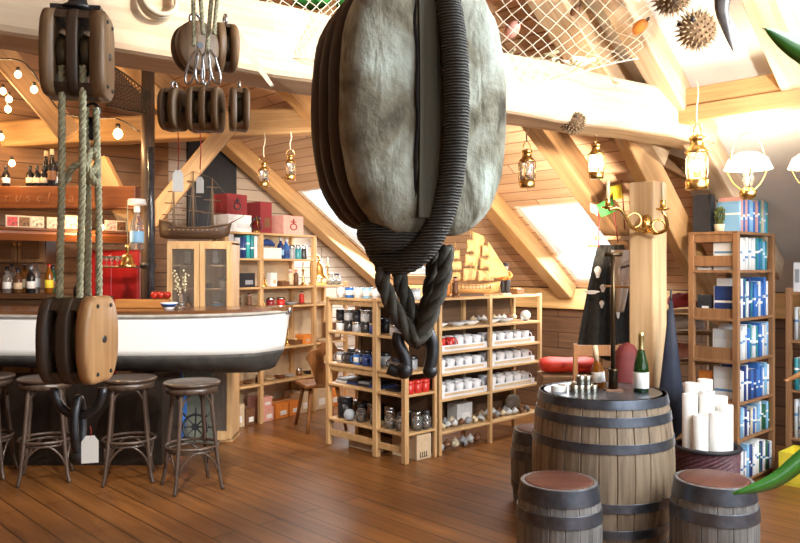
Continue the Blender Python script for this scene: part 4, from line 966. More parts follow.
for i,(px,c) in enumerate(((14,'red'),(25,'brown'),(38,'beige'),(54,'pink'),(72,'cream'),(84,'beige'),(112,'pink'),(122,'brown'))):
    u=(px+22)/158.; u=u*5.85/(6.95+(5.85-6.95)*u) if False else u
    # walk along the shelf to the point seen at this pixel
    x_=(px-400)/F; s_=(A_.x-x_*A_.y)/(x_*dv.y-dv.x); q=SM@Vector((s_,.02,.0005))
    item(photo,(c,),q,math.atan2(dv.y,dv.x)+(.15 if i%2 else -.1),'%s small picture, %s from the left on the boat-shaped shelf'%(c,ORD[i]),'picture','small pictures on the boat-shaped shelf',(.95,1,1.0+.25*(i in(4,))))
# wall cabinet with arched door
wc=thing('wall_cabinet','dark wooden cabinet with arched panel doors behind the bar','cabinet',(px_at(18,6.78),6.78,CH+(HZ-264)/F*6.78))
hH=.34
obj('carcass',G().box((0,.10,hH/2),(.50,.20,hH)),DARKW,wc,.006)
DKM=wood('cabinet_door_wood',(.10,.05,.022),(.2,.11,.05),2,.45)
for sx in (-.122,.122):
    d=obj('door',G().box((sx,-.009,hH/2),(.235,.018,hH-.03)),DKM,wc,.004)
    ar=[(-.08,.05),(.08,.05),(.08,.2)]+[(.08*math.cos(a),.2+.07*math.sin(a)) for a in [i*PI/8 for i in range(1,8)]]+[(-.08,.2)]
    obj('arch_panel',G().prism([(sx+x,z) for x,z in ar],-.026,-.016),DARKW,d,.003); obj('knob',G().ball((sx+(.10 if sx<0 else -.10),-.025,.17),.01,8,6),BRASS,d)
# bottle shelf under it
bz_=CH+(HZ-293)/F*6.95
shelfboard('back_counter','dark worktop with bottles behind the bar at the left',px_at(-4,6.95),px_at(88,6.95),6.83,7.06,bz_,.05,DARKW,'counter')
cbx=thing('bar_cupboard','dark cupboard under the bottle worktop behind the bar','cupboard',(-3.32,6.87,0))
obj('carcass',G().box((0,.11,(bz_-.052)/2),(.68,.22,bz_-.053)),DARKW,cbx); 
for sx in (-.17,.17): obj('door',G().box((sx,-.01,.6),(.31,.018,1.0)),DKM,cbx,.004)
BL2=[(7,'white','white','black',.8),(12,'white','cream','black',.95),(18,'brown','beige','black',.75),(25,'amber','cream','white',1.0),(31,'black','white','silver',.85),(36,'white','pale grey','white',1.05),(49,'amber','yellow','red',.95),(53,'dark green','brown','black',.85)]
for i,(px,c,l,k,h) in enumerate(BL2):
    Y=6.9+(.085 if i%2 else 0); item(bottle,(c,l,k),(px_at(px,Y),Y,bz_+.0005),0,'%s bottle with %s label, %s from left behind the bar'%(c,l,ORD[i]),'bottle','bottles behind the bar',(1,1,h))
# red cabinet, glass shelf, bell
rc=thing('red_cabinet','bright red cabinet behind the hanging ropes at the bar','cabinet',(px_at(112,7.1),7.1,0))
obj('carcass',G().box((0,.2,.86),(.5,.4,1.72)),mat('red_lacquer',(.42,.012,.012),.3,0,.12,6,0,0,.4),rc,.02)
obj('door',G().box((-.12,-.01,1.2),(.25,.02,.98)),mat('red_lacquer',(0,0,0)),rc,.01); obj('handle',G().box((-.02,-.03,1.28),(.10,.02,.018)),STEEL,rc,.004)
gs=shelfboard('glass_shelf','narrow shelf with glasses in front of the red cabinet',px_at(98,6.75),px_at(137,6.75),6.68,6.80,CH+(HZ-266)/F*6.75,.018,DARKW)
def goblet():
    return obj('drinking_glass',G().lathe([(.028,0),(.028,.003),(.004,.008),(.004,.05),(.025,.07),(.03,.11),(.028,.11),(.023,.072),(.0001,.055)],16),GLASS)
for i in range(5): item(goblet,(),(px_at(101+5.5*i,6.74),6.74,CH+(HZ-266)/F*6.75),0,'clear drinking glass, %s from the left on the shelf before the red cabinet'%ORD[i],'glass','glasses on the bar shelf',(.9,.9,.8))
item(bell,('x',),P(127.5,267,6.28),0,'brass bell hanging over the bar next to the mast','bell',None,(1.25,1.25,1.15))
o=obj('rope',G().tube([P(127.5,243,6.28),P(127.5,200,6.28)],.004,6),ROPE); tag(o,'thin cord holding the brass bell over the bar','cord')
# mast
mt=thing('mast','tall dark mast with a shiny tarred pole standing behind the bar','mast',(px_at(148,6.68),6.68,0))
obj('mast_timber',G().lathe([(.06,0),(.06,2.0),(.055,3.4)],14),wood('dark_mast',(.05,.03,.02),(.14,.09,.06),2,.5),mt)
obj('pole',G().tube([(.05,-.07,0),(.05,-.07,2.1),(.045,-.07,2.6)],.03,12),mat('glossy_black_pole',(.03,.032,.038),.2,0,.5,30,.2),mt)
obj('band',G().lathe([(.062,1.55),(.068,1.55),(.068,1.6),(.062,1.6)],14),IRON,mt)
item(bottle,('white','light blue','white'),P(137,250,6.46),0,'white and blue lamp bottle hanging at the mast','lamp',None,(1.5,1.5,1.25))
o=obj('lamp_shade',G().lathe([(.08,0),(.07,.05),(.0001,.055)],20,P(137,205,6.46)),cm('white',.4)); tag(o,'small white round lid hanging in front of the mast','lid')
# wooden box on the bar, red fruits, bowl, flowers
ct=1.2175
o=obj('bar_tray',G().box((px_at(143,6.38),6.38,ct+.035),(.44,.1,.07)),wood('orange_box_wood',(.42,.16,.04),(.62,.28,.08),0,.4),None,.004); tag(o,'orange wooden board lying on the bar counter by the mast','board')
for i,px in enumerate((154.5,161,167.5)):
    o=obj('apple',G().lathe([(.0001,.012),(.012,.002),(.03,.02),(.034,.04),(.022,.062),(.006,.06),(.0001,.055)],16,(px_at(px,6.40),6.40,ct+.071)),mat('apple_red',(.5,.03,.015),.3,0,.3,20)); tag(o,'red apple, %s of three on the orange board on the bar'%('left one','middle one','right one')[i],'apple','red apples')
def bowl():
    t=thing('bowl','b','bowl'); obj('body',G().lathe([(.0001,0),(.03,0),(.035,.008),(.065,.05),(.062,.052),(.032,.012),(.0001,.01)],22),WHITE,t)
    obj('blue_band',G().lathe([(.0455,.02),(.06,.040),(.0605,.0415),(.0465,.02)],22),cm('blue',.3),t); return t
item(bowl,(),(px_at(169,6.05),6.05,ct),0,'blue and white bowl on the bar counter','bowl',None,(1.1,1.1,1.15))
fl=thing('flower_vase','slim glass vase with pale blossoming twigs on the bar','vase',(px_at(181,6.30),6.30,ct+.0005))
obj('vase_body',G().lathe([(.0001,0),(.03,0),(.028,.02),(.03,.12),(.028,.12),(.025,.02),(.0001,.01)],16),GLASS,fl)
g=G();g2=G();r=random.Random(5)
for i in range(7):
    a=r.uniform(0,2*PI); e=(.06*math.cos(a),.05*math.sin(a),.25+r.uniform(0,.1)); g.tube([(0,0,.01),(e[0]*.4,e[1]*.4,.15),e],.002,5)
    for k in range(6): q=Vector((0,0,.01)).lerp(Vector(e),.5+.09*k); g2.ball(q+Vector((r.uniform(-.012,.012),r.uniform(-.012,.012),0)),.009,6,4)
obj('twigs',g,cm('brown',.7),fl); obj('blossoms',g2,mat('pale_yellow_blossom',(.75,.72,.5),.7),fl)
# ship's wheel and blue-white board under the bow
wh=thing('ship_helm',"small black ship's wheel leaning under the boat bow behind the last stool",'wheel',(px_at(196,6.36),6.34,.225)); wh.rotation_euler=(-.2,0,0); wh.scale=(.85,.85,.85)
obj('rim',G().ring((0,0,.0),.12,.012,(0,1,0),28,8),BLACK,wh); obj('hub',G().cyl((0,0,-.02),.035,.04,14,Matrix.Rotation(PI/2,4,'X')),BLACK,wh)
for k in range(8):
    a=k*PI/4; obj('spoke',G().tube([(.02*math.cos(a),0,.02*math.sin(a)),(.12*math.cos(a),0,.12*math.sin(a)),(.15*math.cos(a),0,.15*math.sin(a)),(.19*math.cos(a),0,.19*math.sin(a))],[.008,.008,.013,.008],8),BLACK,wh)
ob=thing('oval_board','blue and white oval board standing under the boat bow','board',(px_at(176,6.55),6.56,.002)); ob.rotation_euler=(-.02,0,0)
obj('board',G().loft([[(.085*math.cos(a),y,.34+.335*math.sin(a)) for a in [i*2*PI/32 for i in range(32)]] for y in (0,.02)],sm=False),cm('blue',.4),ob)
obj('white_panel',G().loft([[(.055*math.cos(a),y,.34+.27*math.sin(a)) for a in [i*2*PI/32 for i in range(32)]] for y in (-.008,.0)],sm=False),WHITE,ob)
o=obj('grey_panel',G().box((px_at(199,6.70),6.70,.331),(.26,.02,.66)),mat('grey_green_panel',(.14,.15,.12),.7,0,.4,8)); tag(o,"grey-green board behind the ship's wheel under the bow",'board')
# ---------------- lights that are things
BULB=emit('warm_bulb',(1,.70,.36),9)
def bulb():
    t=thing('string_bulb','b','light bulb'); obj('glass_bulb',G().lathe([(.0001,-.062),(.02,-.05),(.028,-.03),(.02,-.008),(.011,0)],14),BULB,t); obj('socket',G().lathe([(.013,-.002),(.013,.03),(.0001,.032)],12),BLACK,t); return t
bl=[(18,71,6.15),(34,86,6.1),(3,88,6.6),(9,96,6.6),(8,106,6.6),(1,134,6.85),(118,129,6.7),(101,224,6.5),(12,160,6.7)]
for i,(px,py,Y) in enumerate(bl):
    q=P(px,py,Y); item(bulb,(),q,0,'glowing warm bulb '+('on the string under the left strut, upper one','on the string under the left strut, lower one','in the bunch at the left edge, highest','in the bunch at the left edge, middle','in the bunch at the left edge, lowest','low at the left edge over the bar','on the far beam left of the mast','low over the boat-shaped shelf','left above the carved board')[i],'light bulb','warm string bulbs',(1,1,1) if i!=6 else (1.5,1.5,1.5))
    point('bulb_light',q+Vector((0,-.08,-.09)),5 if i not in(6,7) else 14,WARM,.03)
o=obj('bulb_cable',G().tube(smooth([P(-20,60,6.2),P(18,60,6.15),P(34,74,6.1),P(60,110,6.3),P(90,118,6.6),P(118,119,6.72),P(140,132,6.75)],6),.006,6),BLACK); tag(o,'black cable of the string lights at the upper left','cable')
FLAME=emit('lantern_flame',(1,.78,.45),26)
def lantern(lit):
    t=thing('ship_lantern','l','lantern')
    obj('base',G().lathe([(.0001,0),(.055,0),(.06,.01),(.06,.05),(.05,.06),(.0001,.06)],22),BRASS,t)
    obj('glass',G().lathe([(.05,.06),(.058,.09),(.058,.17),(.048,.2)],22),GLASS,t)
    obj('top',G().lathe([(.062,.195),(.064,.205),(.045,.225),(.036,.235),(.036,.265),(.042,.27),(.042,.285),(.0001,.30)],22),BRASS,t)
    for k in range(4):
        a=k*PI/2+.4; obj('guard_wire',G().tube([(.063*math.cos(a),.063*math.sin(a),.05),(.065*math.cos(a),.065*math.sin(a),.2)],.0035,6),BRASS,t)
    obj('handle',G().tube([(.055*math.cos(a),0,.28+.075*math.sin(a)) for a in [i*PI/12 for i in range(13)]],.0035,6),BRASS,t)
    obj('burner',G().lathe([(.02,.06),(.016,.08),(.012,.10),(.0001,.102)],14),BRASS,t)
    obj('wick_flame',G().lathe([(.0001,.10),(.012,.115),(.008,.14),(.0001,.16)],12),FLAME if lit else cm('cream',.6),t); return t
# pixel of base centre, pixel of hook, depth, scale
LN=[(264,187,155,6.5,.72,0,'unlit brass ship lantern, left one of the pair under the far beam','lantern'),(290.5,180,152,6.4,.72,0,'unlit brass ship lantern, right one of the pair under the far beam','lantern'),
    (527,188,143,5.0,.86,0,'brass anchor lantern hanging below the large beam right of the huge block','lantern'),(596,179,146,4.9,.78,1,'glowing brass lantern hanging from the large beam over the pirate cloak','lantern'),
    (697,190,118,4.7,1.15,1,'large glowing brass lantern hanging from the plank beam near the bookcase','lantern')]
def hookup(px,y0,y1,Y,label):
    g=G().tube(smooth([P(px,y0,Y),P(px+1,(y0*2+y1)/3,Y),P(px-.5,(y0+2*y1)/3,Y),P(px,y1,Y)],5),.005,6)
    o=obj('lantern_hanger',g,STEEL if False else mat('pale_cord',(.62,.55,.42),.8)); tag(o,label,'hanger','lantern hangers')
for i,(px,py,hy,Y,sc,lit,l,k) in enumerate(LN):
    item(lantern,(lit,),P(px,py,Y),.4*i,l,k,None,(sc,sc,sc))
    top=HZ-(P(px,py,Y).z+.352*sc-CH)*F/Y
    hookup(px,(132,132,122,118,82)[i],top,Y,'cord carrying the %s'%('left lantern under the far beam','right lantern under the far beam','anchor lantern right of the huge block','glowing lantern over the pirate cloak','large glowing lantern')[i])
    if lit: point('lantern_light',P(px,py,Y)+Vector((0,0,.13*sc)),55 if i==4 else 20,(1,.78,.48),.03)
def oil_lamp():
    t=thing('oil_lamp','o','oil lamp')
    obj('font',G().lathe([(.0001,0),(.03,0),(.05,.02),(.055,.05),(.035,.075),(.02,.085),(.0001,.085)],22),BRASS,t)
    obj('chimney',G().lathe([(.025,.09),(.045,.13),(.025,.19),(.02,.28),(.017,.28),(.022,.19),(.042,.13),(.022,.09)],20),GLASS,t)
    obj('shade',G().lathe([(.15,.20),(.12,.27),(.06,.31),(.055,.305),(.115,.265),(.145,.20)],28),emit('opal_lamp_shade',(1,.90,.72),2.2),t)
    obj('wick_flame',G().lathe([(.0001,.10),(.012,.118),(.008,.14),(.0001,.165)],12),FLAME,t)
    for k in range(3):
        a=k*2*PI/3; obj('shade_arm',G().tube(smooth([(.04*math.cos(a),.04*math.sin(a),.06),(.10*math.cos(a),.10*math.sin(a),.12),(.145*math.cos(a),.145*math.sin(a),.205)],5),.004,6),BRASS,t)
    obj('bail',G().tube([(.13*math.cos(a),0,.24+.20*math.sin(a)) for a in [i*PI/14 for i in range(15)]],.004,6),BRASS,t); return t
item(oil_lamp,(),P(748,200,4.75),.2,'brass oil lamp with glowing glass shade hanging above the bookcase','oil lamp',None,(.95,.95,.95))
hookup(748,82,133,4.75,'cord carrying the oil lamp above the bookcase'); point('lantern_light',P(748,178,4.75)+Vector((0,0,.12)),70,(1,.82,.58),.05)
item(oil_lamp,(),P(812,198,4.6),1.0,'second glowing oil lamp cut off at the right edge','oil lamp',None,(.9,.9,.9)); hookup(812,80,135,4.6,'cord carrying the oil lamp at the right edge')
# ---------------- candle sconce on the post
sc_=thing('candle_sconce','gilded two-armed candle sconce fixed to the pale post','sconce',P(648,224,5.42))
obj('wall_plate',G().loft([[(.045*k*math.cos(a),y,.07*k*math.sin(a)) for a in [i*2*PI/24 for i in range(24)]] for k,y in ((1,.06),(1,.03),(.6,.01),(.2,0))]),BRASS,sc_)
def scr(pts): return G().tube(smooth(pts,6),[.012-.00018*i for i in range(len(smooth(pts,6)))],8)
obj('arm',G().tube(smooth([(0,0,-.02),(-.08,-.06,-.05),(-.16,-.12,-.02),(-.22,-.16,.06),(-.27,-.18,.10),(-.33,-.18,.09)],6),.014,10).ring((-.13,-.10,.02),.05,.008,(0,1,0),22),BRASS,sc_)
obj('arm',G().tube(smooth([(0,0,-.04),(.03,-.06,-.07),(.09,-.12,-.04),(.07,-.16,.04),(.045,-.16,.08)],6),.013,10).ring((.05,-.08,-.02),.045,.008,(0,1,0),22),BRASS,sc_)
for x,y,z in ((-.335,-.18,.09),(.05,-.16,.08)):
    obj('drip_pan',G().lathe([(.012,z),(.045,z+.012),(.047,z+.02),(.02,z+.022),(.018,z+.07),(.02,z+.075),(.0001,z+.075)],20,(x,y,0)),BRASS,sc_)
    obj('candle',G().lathe([(.014,z+.07),(.0135,z+.20),(.0001,z+.205)],14,(x,y,0)),cm('cream',.5),sc_)
# ---------------- pirate cloak on its stand, ring, cloth, flags
BK=mat('black_cloth',(.03,.03,.028),.9,0,.4,20)
ck=thing('pirate_cloak','black pirate cloak with white emblems hanging beside the pale post','cloak',P(610,300,6.3)); K_=6.3/F
def cl(u,v):
    # u across, v down; widens downward with vertical folds
    w=(24+44*v**.8); x=(1+(u-.5)*w-1*v); yy=.035*math.sin(u*19)*(.3+v)+.05*abs(u-.5)
    return (x*K_,yy,(55-112*v+4*math.sin(u*9)*v)*K_)
o=obj('cloth',G().grid(cl,36,20),BK,ck); m=o.modifiers.new('solid','SOLIDIFY'); m.thickness=.012
for (x,z,w_,h_) in ((-14,28,3,6),(-20,8,7,2),(-9,12,2.5,4),(-10,-4,2,4),(6,-12,2,6)):
    obj('white_emblem',G().loft([[(x*K_+w_*K_*math.cos(a)*(1+.3*math.sin(3*a)),y,z*K_+h_*K_*math.sin(a)) for a in [i*2*PI/16 for i in range(16)]] for y in (-.062,-.05)],sm=False),PAPER,ck)
obj('pole',G().cyl((-6*K_,.10,-2.36+.5),.016,2.3,10),PINEZ,ck); obj('pole_foot',G().cyl((-6*K_,.10,-1.283),.16,.03,20),IRON,ck); obj('crossbar',G().tube([(-20*K_,.06,54*K_),(14*K_,.06,54*K_)],.012,8),PINEX,ck)
ap=thing('white_apron','white cloth with black lettering-like marks hanging on the pale post','cloth',P(623,280,5.92)); k5=5.95/F
o=obj('cloth',G().grid(lambda u,v:((-12+25*u*(1-.72*v)+5*v)*k5,.012*math.sin(u*12),(30-62*v)*k5),12,12),PAPER,ap); m=o.modifiers.new('solid','SOLIDIFY'); m.thickness=.006
for i in range(5): obj('black_mark',G().box(((-4+2.2*i)*k5,-.02,(12+.5*i)*k5),(1.6*k5,.006,2.2*k5)),BLACK,ap)
o=obj('white_ring',G().ring(P(630,272,5.82),.085,.006,(0,1,0),30),WHITE); tag(o,'thin white ring hanging in front of the white cloth','ring')
o=obj('brass_rod',G().tube([P(604,286,5.9),P(640,288,5.75)],.008,8),BRASS); tag(o,'horizontal brass rod sticking out from the pale post','rod')
for i,(pts,c,l) in enumerate((([(596,205),(612,197),(617,211),(602,217)],'green','small green flag left of the sconce candle'),([(607,187),(622,184),(624,198),(610,200)],'yellow','small yellow flag behind the left sconce candle'),([(630,205),(642,189),(646,197),(634,214)],'blue','small blue flag right of the sconce candle'),([(590,203),(599,206),(598,216),(591,212)],'pink','small pink flag at the far left of the sconce'))):
    t=thing('signal_flag',l,'flag',P(0,0,1)*0,0,'signal flags behind the sconce' if False else None); g=G()
    q=[P(x,y,6.0+.03*i) for x,y in pts]
    g.grid(lambda u,v:tuple(q[0].lerp(q[1],u).lerp(q[3].lerp(q[2],u),v)+Vector((0,.012*math.sin(u*7+v*2),0))),8,6)
    o=obj('cloth',g,cm(c,.8),t); m=o.modifiers.new('solid','SOLIDIFY'); m.thickness=.004
    obj('staff',G().tube([q[1 if i!=2 else 0]+Vector((0,.01,.03)),q[2 if i!=2 else 3]+Vector((.01,.01,-.25))],.005,6),cm('dark red',.5),t)
o=obj('shelf_plank',G().box(tuple(P(618,238,6.15)),(.36,.10,.03)),PINEX); tag(o,'short pine plank behind the sconce holding the flags','plank')
# ---------------- things on the large barrel
tz=.8285; bx,by=bt.x,4.42
def onb(px,Y): return Vector((px_at(px,Y),Y,tz))
champ=thing('wine_bottle','green champagne bottle with white label and gold neck on the large barrel','bottle',onb(641,4.36))
obj('body',G().lathe([(.0001,.01),(.03,0),(.042,.006),(.043,.14),(.04,.17),(.028,.215),(.017,.26),(.015,.33),(.0001,.331)],24),mat('champagne_green',(.018,.06,.012),.08,0,.1,4,0,.4),champ)
obj('label',G().lathe([(.0437,.035),(.0443,.036),(.0443,.125),(.0437,.126)],24),PAPER,champ); obj('foil',G().lathe([(.0195,.25),(.0185,.26),(.0165,.325),(.018,.33),(.018,.35),(.0001,.355)],18),mat('gold_foil',(.75,.62,.30),.3,1,.2,30,.3),champ)
br=thing('wine_bottle','dark bottle with cream neck leaning back on the large barrel','bottle',onb(600,4.52)); br.rotation_euler=(0,-.12,0); br.location.z+=.006
obj('body',G().lathe([(.0001,0),(.034,0),(.036,.006),(.036,.12),(.014,.17),(.013,.2)],20),mat('bottle_glass_amber',(0,0,0)),br); obj('neck_wrap',G().lathe([(.016,.165),(.016,.255),(.0001,.258)],16),cm('beige',.7),br); obj('label',G().lathe([(.037,.04),(.0375,.041),(.0375,.10),(.037,.101)],20),cm('white',.5),br)
st=thing('bilge_pump','tall slender dark brass pump standing on the large barrel','pump',onb(613,4.40))
obj('foot',G().box((0,0,.012),(.1,.08,.024)),cm('brown',.4),st,.004); obj('cylinder',G().lathe([(.026,.024),(.026,.12),(.03,.125),(.03,.135),(.018,.14),(.0001,.14)],18),mat('dark_bronze',(.08,.055,.03),.35,.9,.3),st)
obj('rod',G().lathe([(.014,.13),(.012,.45),(.016,.46),(.016,.60),(.012,.61),(.012,.80),(.0001,.80)],14),mat('dark_bronze',(0,0,0)),st); obj('grip',G().tube([(-.05,0,.80),(.05,0,.80)],.012,8),mat('dark_bronze',(0,0,0)),st)
for i in range(7):
    x=574+4.2*(i%4)*1.5+(2 if i>3 else 0); Y=4.36 if i<4 else 4.47
    o=obj('metal_ring',G().lathe([(.026,0),(.028,.002),(.028,.05),(.026,.052),(.022,.05),(.022,.002),(.026,0)],18),mat('pewter',(.36,.34,.28),.3,1,.3)); o.location=onb(x,Y)+Vector((0,0,.0005)); tag(o,'pewter ring cup, %s from left, %s line on the large barrel'%(ORD[i%4],('front','back')[i>3]),'cup','pewter ring cups')
    if i in (1,2): 
        q=obj('metal_ring',G().lathe([(.026,0),(.028,.002),(.028,.05),(.026,.052),(.022,.05),(.022,.002),(.026,0)],18),MATS['pewter']); q.location=onb(x,Y)+Vector((0,0,.054)); tag(q,'pewter ring cup stacked on top, %s one, on the large barrel'%('left' if i==1 else 'right'),'cup','pewter ring cups')
g=G(); g.tube([(.042*(1+.10*math.sin(i*.7))*math.cos(i*.35),.04*math.sin(i*.35),.006+.00035*i) for i in range(95)],.0055,6)
o=obj('rope_coil',g,mat('white_cord',(.72,.72,.70),.8)); o.location=onb(559,4.41)+Vector((0,0,.001)); tag(o,'coil of thin white cord at the left of the large barrel top','rope')
for i,(px,Y,rz,w_,c) in enumerate(((583,4.20,.2,.09,'white'),(597,4.17,-.1,.07,'pale grey'),(610,4.26,.3,.10,'amber'),(627,4.2,-.2,.09,'brown'),(622,4.34,.1,.1,'dark red'))):
    o=obj('card',G().box((0,0,.004),(w_,.07,.008)),cm(c,.6)); o.location=onb(px,Y)+Vector((0,0,.0005)); o.rotation_euler.z=rz; tag(o,'%s card lying %s from the left on the large barrel'%(c,ORD[i]),'card','cards on the large barrel')
# red bench, red flask and dark umbrella behind the barrel
rb_=thing('red_bench','wooden chest with a puffy red cushion behind the large barrel','bench',P(568,0,6.80)); rb_.location.z=0; rb_.scale=(.82,.9,.92)
obj('chest',G().box((0,0,.33),(.62,.36,.66)),BEAMB,rb_,.01)
obj('cushion',G().loft([[(x,.15*math.cos(a)*k,.745+.078*math.sin(a)*k) for a in [i*2*PI/16 for i in range(16)]] for x,k in ((-.31,.3),(-.29,.8),(-.2,1),(0,.93),(.2,1),(.29,.8),(.31,.3))]),mat('red_cushion',(.62,.035,.012),.6,0,.15,6),rb_)
ps=thing('slatted_chair','brown wooden chair back standing behind the barrel top','chair',P(604,0,5.55)); ps.location.z=0
for x in (-.17,.17): 
    obj('back_post',G().box((x,.17,.49),(.035,.03,.98)),CHW,ps,.004); obj('leg',G().box((x,-.17,.22),(.035,.035,.44)),CHW,ps,.004)
obj('seat',G().box((0,0,.455),(.4,.38,.03)),CHW,ps,.006); obj('back_rail',G().box((0,.17,.93),(.34,.02,.08)),CHW,ps)
rf=thing('red_cover','dark red draped cover standing in front of the pale post','cover',P(627,0,5.2)); rf.location.z=0
obj('drape',G().loft([[(r_*(1+.06*math.sin(5*a))*math.cos(a),r_*.8*math.sin(a),z) for a in [i*2*PI/30 for i in range(30)]] for z,r_ in ((0.002,.16),(.4,.15),(.75,.12),(.95,.09),(1.02,.05),(1.04,.01))]),mat('deep_red_drape',(.11,.008,.008),.7),rf)
um=thing('folded_umbrella','folded dark blue umbrella leaning on the pale post','umbrella',P(671,468,5.3)); um.location.z=.34
obj('canopy',G().loft([[(r_*(1+.15*math.sin(4*a))*math.cos(a)-.0*z,r_*math.sin(a),z) for a in [i*2*PI/24 for i in range(24)]] for z,r_ in ((0,.012),(.08,.085),(.3,.09),(.6,.055),(.98,.012))]),mat('dark_blue_cloth',(.015,.022,.045),.7),um)
obj('tip',G().tube([(0,0,0),(0,0,-.339)],.008,6),IRON,um); obj('shaft',G().tube([(0,0,.95),(0,0,1.06)],.008,6),IRON,um)
# shelf with dark stuff behind the umbrella
ds=shelving('side_rack','dark low rack with bundles between the post and the bookcase',(P(664,0,6.2).x,6.2,0),.0,[(.02,.02,1.2,.04),(.5,.02,1.2,.04),(.02,.3,1.2,.04),(.5,.3,1.2,.04)],[(.0,.52,.0,.32,z) for z in (.45,.78,1.02,1.2)],[],BEAMB,BEAMB)
for i,(z,c,l) in enumerate(((1.2,'dark red','dark red cloth bundle on the top board of the side rack'),(1.02,'white','white cloth bundle on the second board of the side rack'),(.78,'pink','pink cloth bundle on the third board of the side rack'),(.45,'white','white cloth bundle on the lowest board of the side rack'))):
    item(cloth_pile,(c,),ds.w(.24,.16,z),.1*i,l,'cloth',None,(1.2,1.1,1.6 if i!=1 else 1.4))
# basket with paper rolls
bk=thing('wicker_basket','round purple-brown wicker basket holding white paper rolls','basket',(px_at(707,4.92),4.92,0))
WIC=mat('purple_brown_wicker',(.11,.04,.05),.6,0,.5,45,.5)
nb=44; obj('side_wall',G().loft([[((.178+.02*z/.4+.005*math.cos(i*PI+ (k%2)*PI))*math.cos(2*PI*i/nb),(.178+.02*z/.4+.005*math.cos(i*PI+(k%2)*PI))*math.sin(2*PI*i/nb),z) for i in range(nb)] for k,z in enumerate([.012+.0135*j for j in range(29)])],sm=False,caps=False),WIC,bk)
obj('bottom',G().cyl((0,0,.001),.17,.012,30),WIC,bk); obj('rim',G().ring((0,0,.395),.199,.014,n=36),cm('black',.6),bk)
ROLLM=mat('white_roll_paper',(.86,.84,.80),.75,0,.04)
def roll(h):
    t=thing('paper_roll','r','paper roll'); r_=.047
    obj('roll',G().lathe([(r_*.75,0),(r_,0),(r_,h),(r_*.75,h),(r_*.72,h*.5),(r_*.75,0)],20),ROLLM,t); obj('inner_turn',G().tube([(r_*.5*(1-.06*i/4)*math.cos(i*.5),r_*.5*(1-.06*i/4)*math.sin(i*.5),h-.004) for i in range(14)],.002,4),cm('pale grey',.8),t); return t
rp=[(.11*math.cos(a),.11*math.sin(a),h) for a,h in ((-2.3,.60),(-1.4,.62),(-.5,.66),(.4,.70),(1.3,.80),(2.2,.78),(3.1,.72))]+[(0,0,.74)]
for i,(x,y,h) in enumerate(rp):
    item(roll,(h,),(px_at(707,4.92)+x,4.92+y,.0135),i,'white paper roll, '+('front left','front middle','front right','right side','rear right','rear left','left side','centre')[i]+' of the bundle in the wicker basket','paper roll','white paper rolls')
# ---------------- plant at the right edge
pl=thing('potted_plant','long-leaved green plant reaching in from the right edge','plant',(1.12,1.75,0))
LEAF=mat('leaf_green',(.05,.26,.02),.35,0,.25,8)
obj('pot',G().lathe([(.0001,0),(.13,0),(.17,.26),(.175,.28),(.155,.28),(.15,.24),(.0001,.24)],26),cm('brown',.6),pl)
obj('stem',G().tube(smooth([(0,0,.24),(.01,0,.8),(0,.0,1.3),(.02,0,1.9),(.03,0,2.15)],5),.014,8),LEAF,pl)
def leaf(pts,w,m=LEAF):
    p=smooth(pts,8); n_=len(p)-1; up=Vector((0,-.5,.85)).normalized(); rg=[]
    for i,q in enumerate(p):
        t_=(p[min(i+1,n_)]-p[max(i-1,0)]).normalized(); sd_=t_.cross(Vector((0,1,.2))).normalized(); u=i/n_
        ww=w*(math.sin(PI*min(1,.12+.88*u))**.7)*(1 if u<.97 else .15); b_=t_.cross(sd_)*.004
        rg.append([q-sd_*ww,q-b_*2.2,q+sd_*ww,q+b_*.2+b_])
    o=obj('leaf',G().loft(rg),m,pl)
O_=Vector((1.12,1.75,0))
leaf([Vector((.03,0,2.12)),P(850,72,1.75)-O_,P(800,50,1.7)-O_,P(764,28,1.66)-O_],.030)
leaf([Vector((0,0,1.25)),P(880,430,1.72)-O_,P(820,448,1.66)-O_,P(775,480,1.62)-O_,P(733,494,1.60)-O_],.026)
leaf([Vector((0,0,1.3)),P(850,350,1.7)-O_,P(810,370,1.66)-O_,P(786,381,1.64)-O_],.012,mat('dry_leaf',(.62,.25,.05),.6))
# ---------------- nets and curiosities over the tie beam
NETM=mat('fishing_net_cord',(.74,.70,.58),.9,0,.1)
def net(name,label,corn,nu,nv,sag,r=.002,m=NETM,seed=1):
    a,b_,c,d=[P(*q) for q in corn]; rd=random.Random(seed); g=G()
    def pt(u,v):
        q=a.lerp(b_,u).lerp(d.lerp(c,u),v); return q+Vector((.012*math.sin(13*v+5*u),.02*math.sin(9*u+4*v),-sag*math.sin(PI*u)*math.sin(PI*min(1,v*.9+.1))))
    for k in range(-nv,nu+1):
        for sg in (1,-1):
            l=[]
            for j in range(nv*2+1):
                v=j/(nv*2); u=(k+sg*v*nv+ (nv if sg<0 else 0))/nu if sg>0 else (k+nv-v*nv)/nu
                if -1e-6<=u<=1+1e-6: l.append(pt(u,v))
            if len(l)>1: g.tube(l,r,4,caps=False)
    g.tube([pt(i/20,0) for i in range(21)],r*1.8,5); g.tube([pt(i/20,1) for i in range(21)],r*1.8,5)
    o=obj(name,g,m); return tag(o,label,'fishing net')
net('fishing_net','pale fishing net draped over the tie beam left of the huge block',((196,-25,3.35),(345,-25,3.6),(335,62,3.55),(240,50,3.4)),11,8,.03)
net('fishing_net','pale fishing net hanging under the rafters right of the huge block',((496,-22,4.1),(668,-22,4.3),(640,58,4.45),(500,92,4.25)),10,7,.06,seed=2)
net('fishing_net','fine dark net stretched over the bar left of the mast',((112,66,6.3),(150,92,6.5),(148,114,6.6),(106,106,6.3)),12,8,.01,.004,mat('dark_net_cord',(.06,.045,.03),.9))
